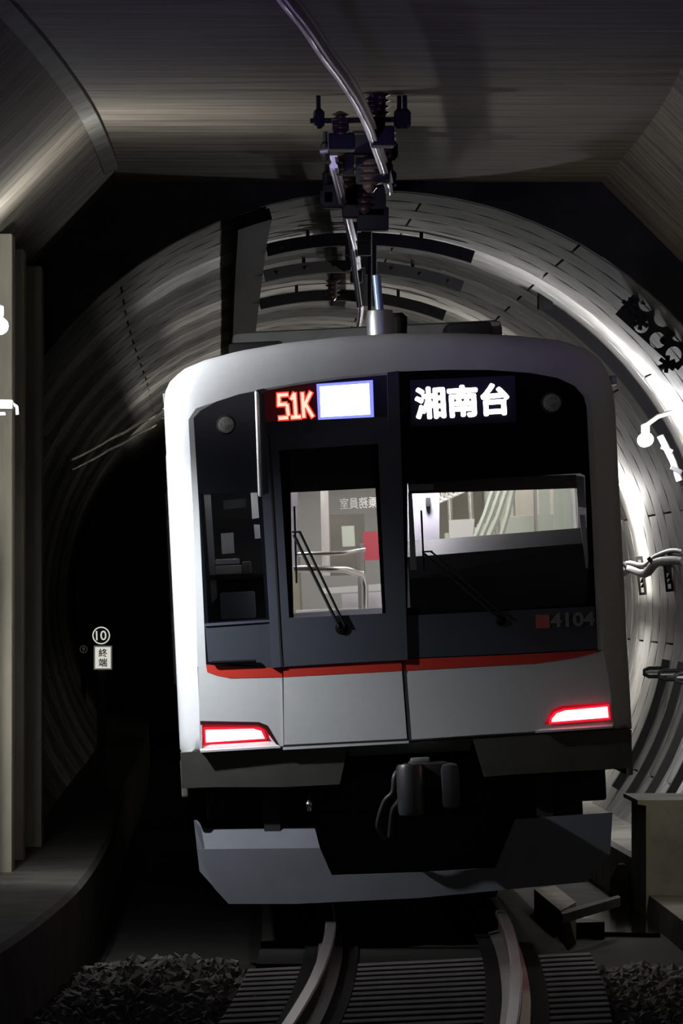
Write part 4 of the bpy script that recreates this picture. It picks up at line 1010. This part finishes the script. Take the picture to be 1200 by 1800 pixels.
# lower ribs with hooks
def rib(label, d, a_top, a_bot, hook):
    t = thing('cable_rack', label, 'rack')
    bm = NB(); n = 12; rings = []
    for k in range(n+1):
        a = a_top+(a_bot-a_top)*k/n
        rings.append([bm.verts.new((tc(d)+r*math.sin(a), d+dy, ZC+r*math.cos(a))) for r, dy in ((2.93, -.07), (3.0, -.07), (3.0, .07), (2.93, .07))])
    for A, B in zip(rings, rings[1:]):
        for k in range(4): bm.faces.new((A[k], A[(k+1) % 4], B[(k+1) % 4], B[k]))
    bm.faces.new(rings[0][::-1]); bm.faces.new(rings[-1]); fin(bm, 'curved_rail', M_BLACK, t, 30)
    q = Vector((tc(d)+2.93*math.sin(hook), d-.07, ZC+2.93*math.cos(hook)))
    bm = NB(); tube(bm, [q+Vector((.05, 0, .035)), q+Vector((-.10, -.02, .035)), q+Vector((-.14, -.02, .015)), q+Vector((-.14, -.02, -.02)), q+Vector((-.10, -.02, -.04)), q+Vector((.05, 0, -.04))], .018, 8); fin(bm, 'hook', M_BLACK, t, 60)
    bm = NB(); tube(bm, [q+Vector((-.13, -.03, 0)), q+Vector((.12, -.0, .0))], .014, 8); fin(bm, 'hook_pin', M_GALV, t, 60)
    return t
NAMES = ['curved black cable rack rail rising at the frame edge above the bench', 'second curved black cable rack rail from the frame edge above the bench', 'third curved black cable rack rail from the frame edge above the bench', 'fourth curved black cable rack rail from the frame edge, next to the train', 'curved black cable rack rail half hidden by the train side']
for i, d in enumerate((50.3, 52.2, 54.1, 56.0, 57.9)):
    rib(NAMES[i], d, 1.74, 2.16, 1.78)
    
# ------------------------------------------------------------------ left side: cables, signs, small things
for i, (dz, lab) in enumerate(((0, 'upper thin shiny cable strung along the left tunnel wall'), (.2, 'lower thin shiny cable strung along the left tunnel wall'))):
    pts = [ray_wall(px_, py_+dz*90, 2.90) for px_, py_ in ((118, 806), (140, 795), (165, 782), (188, 768), (212, 757), (236, 742), (262, 729), (284, 712), (312, 694))]
    cable('wall_cable', lab, pts, .020, mat('shiny_cable', (.62, .60, .48), .25, .9, bump=1.0, scale=14))
def sign_post(label, d, px, py_top, py_bot, rad, number, plate_txt, tilt):
    base = P(px, py_bot, d); t = thing('sign_post', label, 'sign', base, (0, 0, 0))
    top = P(px, py_top, d); k = d/FPX
    hz = top.z-base.z
    bm = NB(); box(bm, -.035, .035, .0, .06, 0, hz-.02, .008); fin(bm, 'post', M_BLACK, t, 40)
    bm = NB(); lathe(bm, [(rad*k, 0), (rad*k, .012), (rad*k*.98, .016)], (0, 0, hz), (0, -1, 0), 36); rs = fin(bm, 'round_sign', M_SIGNBLK, t, 40)
    rs.rotation_euler = (0, 0, 0)
    bm = NB(); n = 36
    A = [(rad*k*math.cos(2*PI*i/n), hz+rad*k*math.sin(2*PI*i/n)) for i in range(n)]; B = [(rad*k*.87*math.cos(2*PI*i/n), hz+rad*k*.87*math.sin(2*PI*i/n)) for i in range(n)]
    plate(bm, A, [B], -.02, -.015); fin(bm, 'sign_border', M_SIGNGLOW if plate_txt else M_SIGNDIM, rs)
    me = fit_text(number, rad*k*(1.18 if len(number) > 1 else .62), rad*k*1.08, .004); me.materials.append(M_SIGNGLOW if plate_txt else M_SIGNDIM)
    o = link('sign_number', me, None, rs); o.location = (0, -.019, hz); o.rotation_euler = (0, tilt, 0)
    if plate_txt:
        zc_ = P(px, 1156, d).z-base.z; pc = (181-px)*k
        bm = NB(); box(bm, pc-15.5*k, pc+15.5*k, -.012, 0, zc_-20.5*k, zc_+20.5*k); ps = fin(bm, 'plate_sign', M_SIGNGLOW, t)
        ps.rotation_euler = (0, 0, 0)
        bm = NB(); o_ = [(pc-16*k, zc_-21*k), (pc+16*k, zc_-21*k), (pc+16*k, zc_+21*k), (pc-16*k, zc_+21*k)]; i_ = [(pc-13.6*k, zc_-18.6*k), (pc+13.6*k, zc_-18.6*k), (pc+13.6*k, zc_+18.6*k), (pc-13.6*k, zc_+18.6*k)]
        plate(bm, o_, [i_], -.017, -.012); fin(bm, 'plate_frame', M_SIGNRIM, ps)
        for ch, dy in ((plate_txt[0], 8.5), (plate_txt[1], -8.5)):
            me = bolden(fit_text(ch, 14.5*k, 14.5*k, 0), .25*k); me.materials.append(M_SIGNINK); o = link('sign_lettering', me, None, ps); o.location = (pc, -.015, zc_+dy*k)
    return t
M_SIGNGLOW = mat('glowing_sign_white', (.85, .85, .78), .5, emit=(1.0, 1.0, .88), estr=.62)  # sign whites emit a little, no lamp is built behind them
M_SIGNDIM = mat('dull_sign_white', (.35, .35, .33), .5, emit=(1, 1, .95), estr=.05)
M_SIGNRIM = mat('grey_sign_rim', (.4, .4, .38), .5, emit=(1, 1, .95), estr=.10)
M_SIGNINK = mat('sign_ink', (.015, .015, .03), .6)
# the sign stands clear of the car side on the left ledge
def ledge_d(px):      # depth at which the left ledge (0.3 m back from its edge) is seen at px
    d = 47.0
    while d < 90 and (xc(d)-2.2)*FPX/d+600 < px: d += .05
    return d
ds1 = 54.0
py_base = HORIZON + (HCAM-.25)*FPX/ds1
sg = sign_post('black round sign reading 10 above white square terminal sign on a post', ds1, 178, 1117, py_base, 15.5, '10', '終端', math.radians(-2))
ds2 = ledge_d(147)
ds2 = 88.0
base_x = (147-600)*ds2/FPX
py_b2 = HORIZON + (HCAM-.25)*FPX/ds2
sign_post('small dim round sign reading 9 on a thin black post', ds2, 147, 1141, py_b2, 6.5, '9', None, 0)

# ------------------------------------------------------------------ bottom right: drain with water, plates, block
rx = lambda px, py, z: (lambda d: Vector(((px-600)*d/FPX, d, z)))(FPX*(HCAM-z)/(py-HORIZON))
def flat_slab(name, pxs, z, th, m, label, cat, tilt=0):
    bm = NB(); P_ = [rx(px, py, z) for px, py in pxs]
    a = [bm.verts.new(p) for p in P_]; b = [bm.verts.new(p-Vector((0, 0, th))) for p in P_]
    bm.faces.new(a); bm.faces.new(b[::-1]); n = len(a)
    for i in range(n): bm.faces.new((a[i], a[(i+1) % n], b[(i+1) % n], b[i]))
    o = fin(bm, name, m); tag(o, label, cat); return o
flat_slab('drain_plate', [(938, 1562), (975, 1556), (1012, 1585), (985, 1601)], -.02, .29, M_LEDGE, 'pale concrete drain cover tilted beside the right rail', 'cover')
flat_slab('puddle', [(990, 1602), (1080, 1578), (1125, 1590), (1150, 1610), (1160, 1640), (985, 1636)], -.27, .04, M_WATER, 'black pool of standing water in the drain beside the right rail', 'water')
flat_slab('drain_kerb', [(984, 1601), (1086, 1573), (1090, 1577), (988, 1607)], -.03, .06, M_KERB, 'thin concrete kerb edge of the drain behind the black water', 'kerb')
flat_slab('drain_kerb', [(985, 1612), (1035, 1614), (1062, 1620), (985, 1622)], -.19, .12, M_KERB, 'short concrete kerb edge in front of the drain cover', 'kerb')
t = thing('marker_block', 'small pointed concrete block on the trackbed below the train corner', 'block', rx(1092, 1550, -.1))
bm = NB(); lathe(bm, [(.10, -.2), (.085, .02), (.03, .13), (.01, .14)], (0, 0, 0), (0, 0, 1), 6); fin(bm, 'block_body', M_LEDGE, t)

print('objects', len(bpy.data.objects))
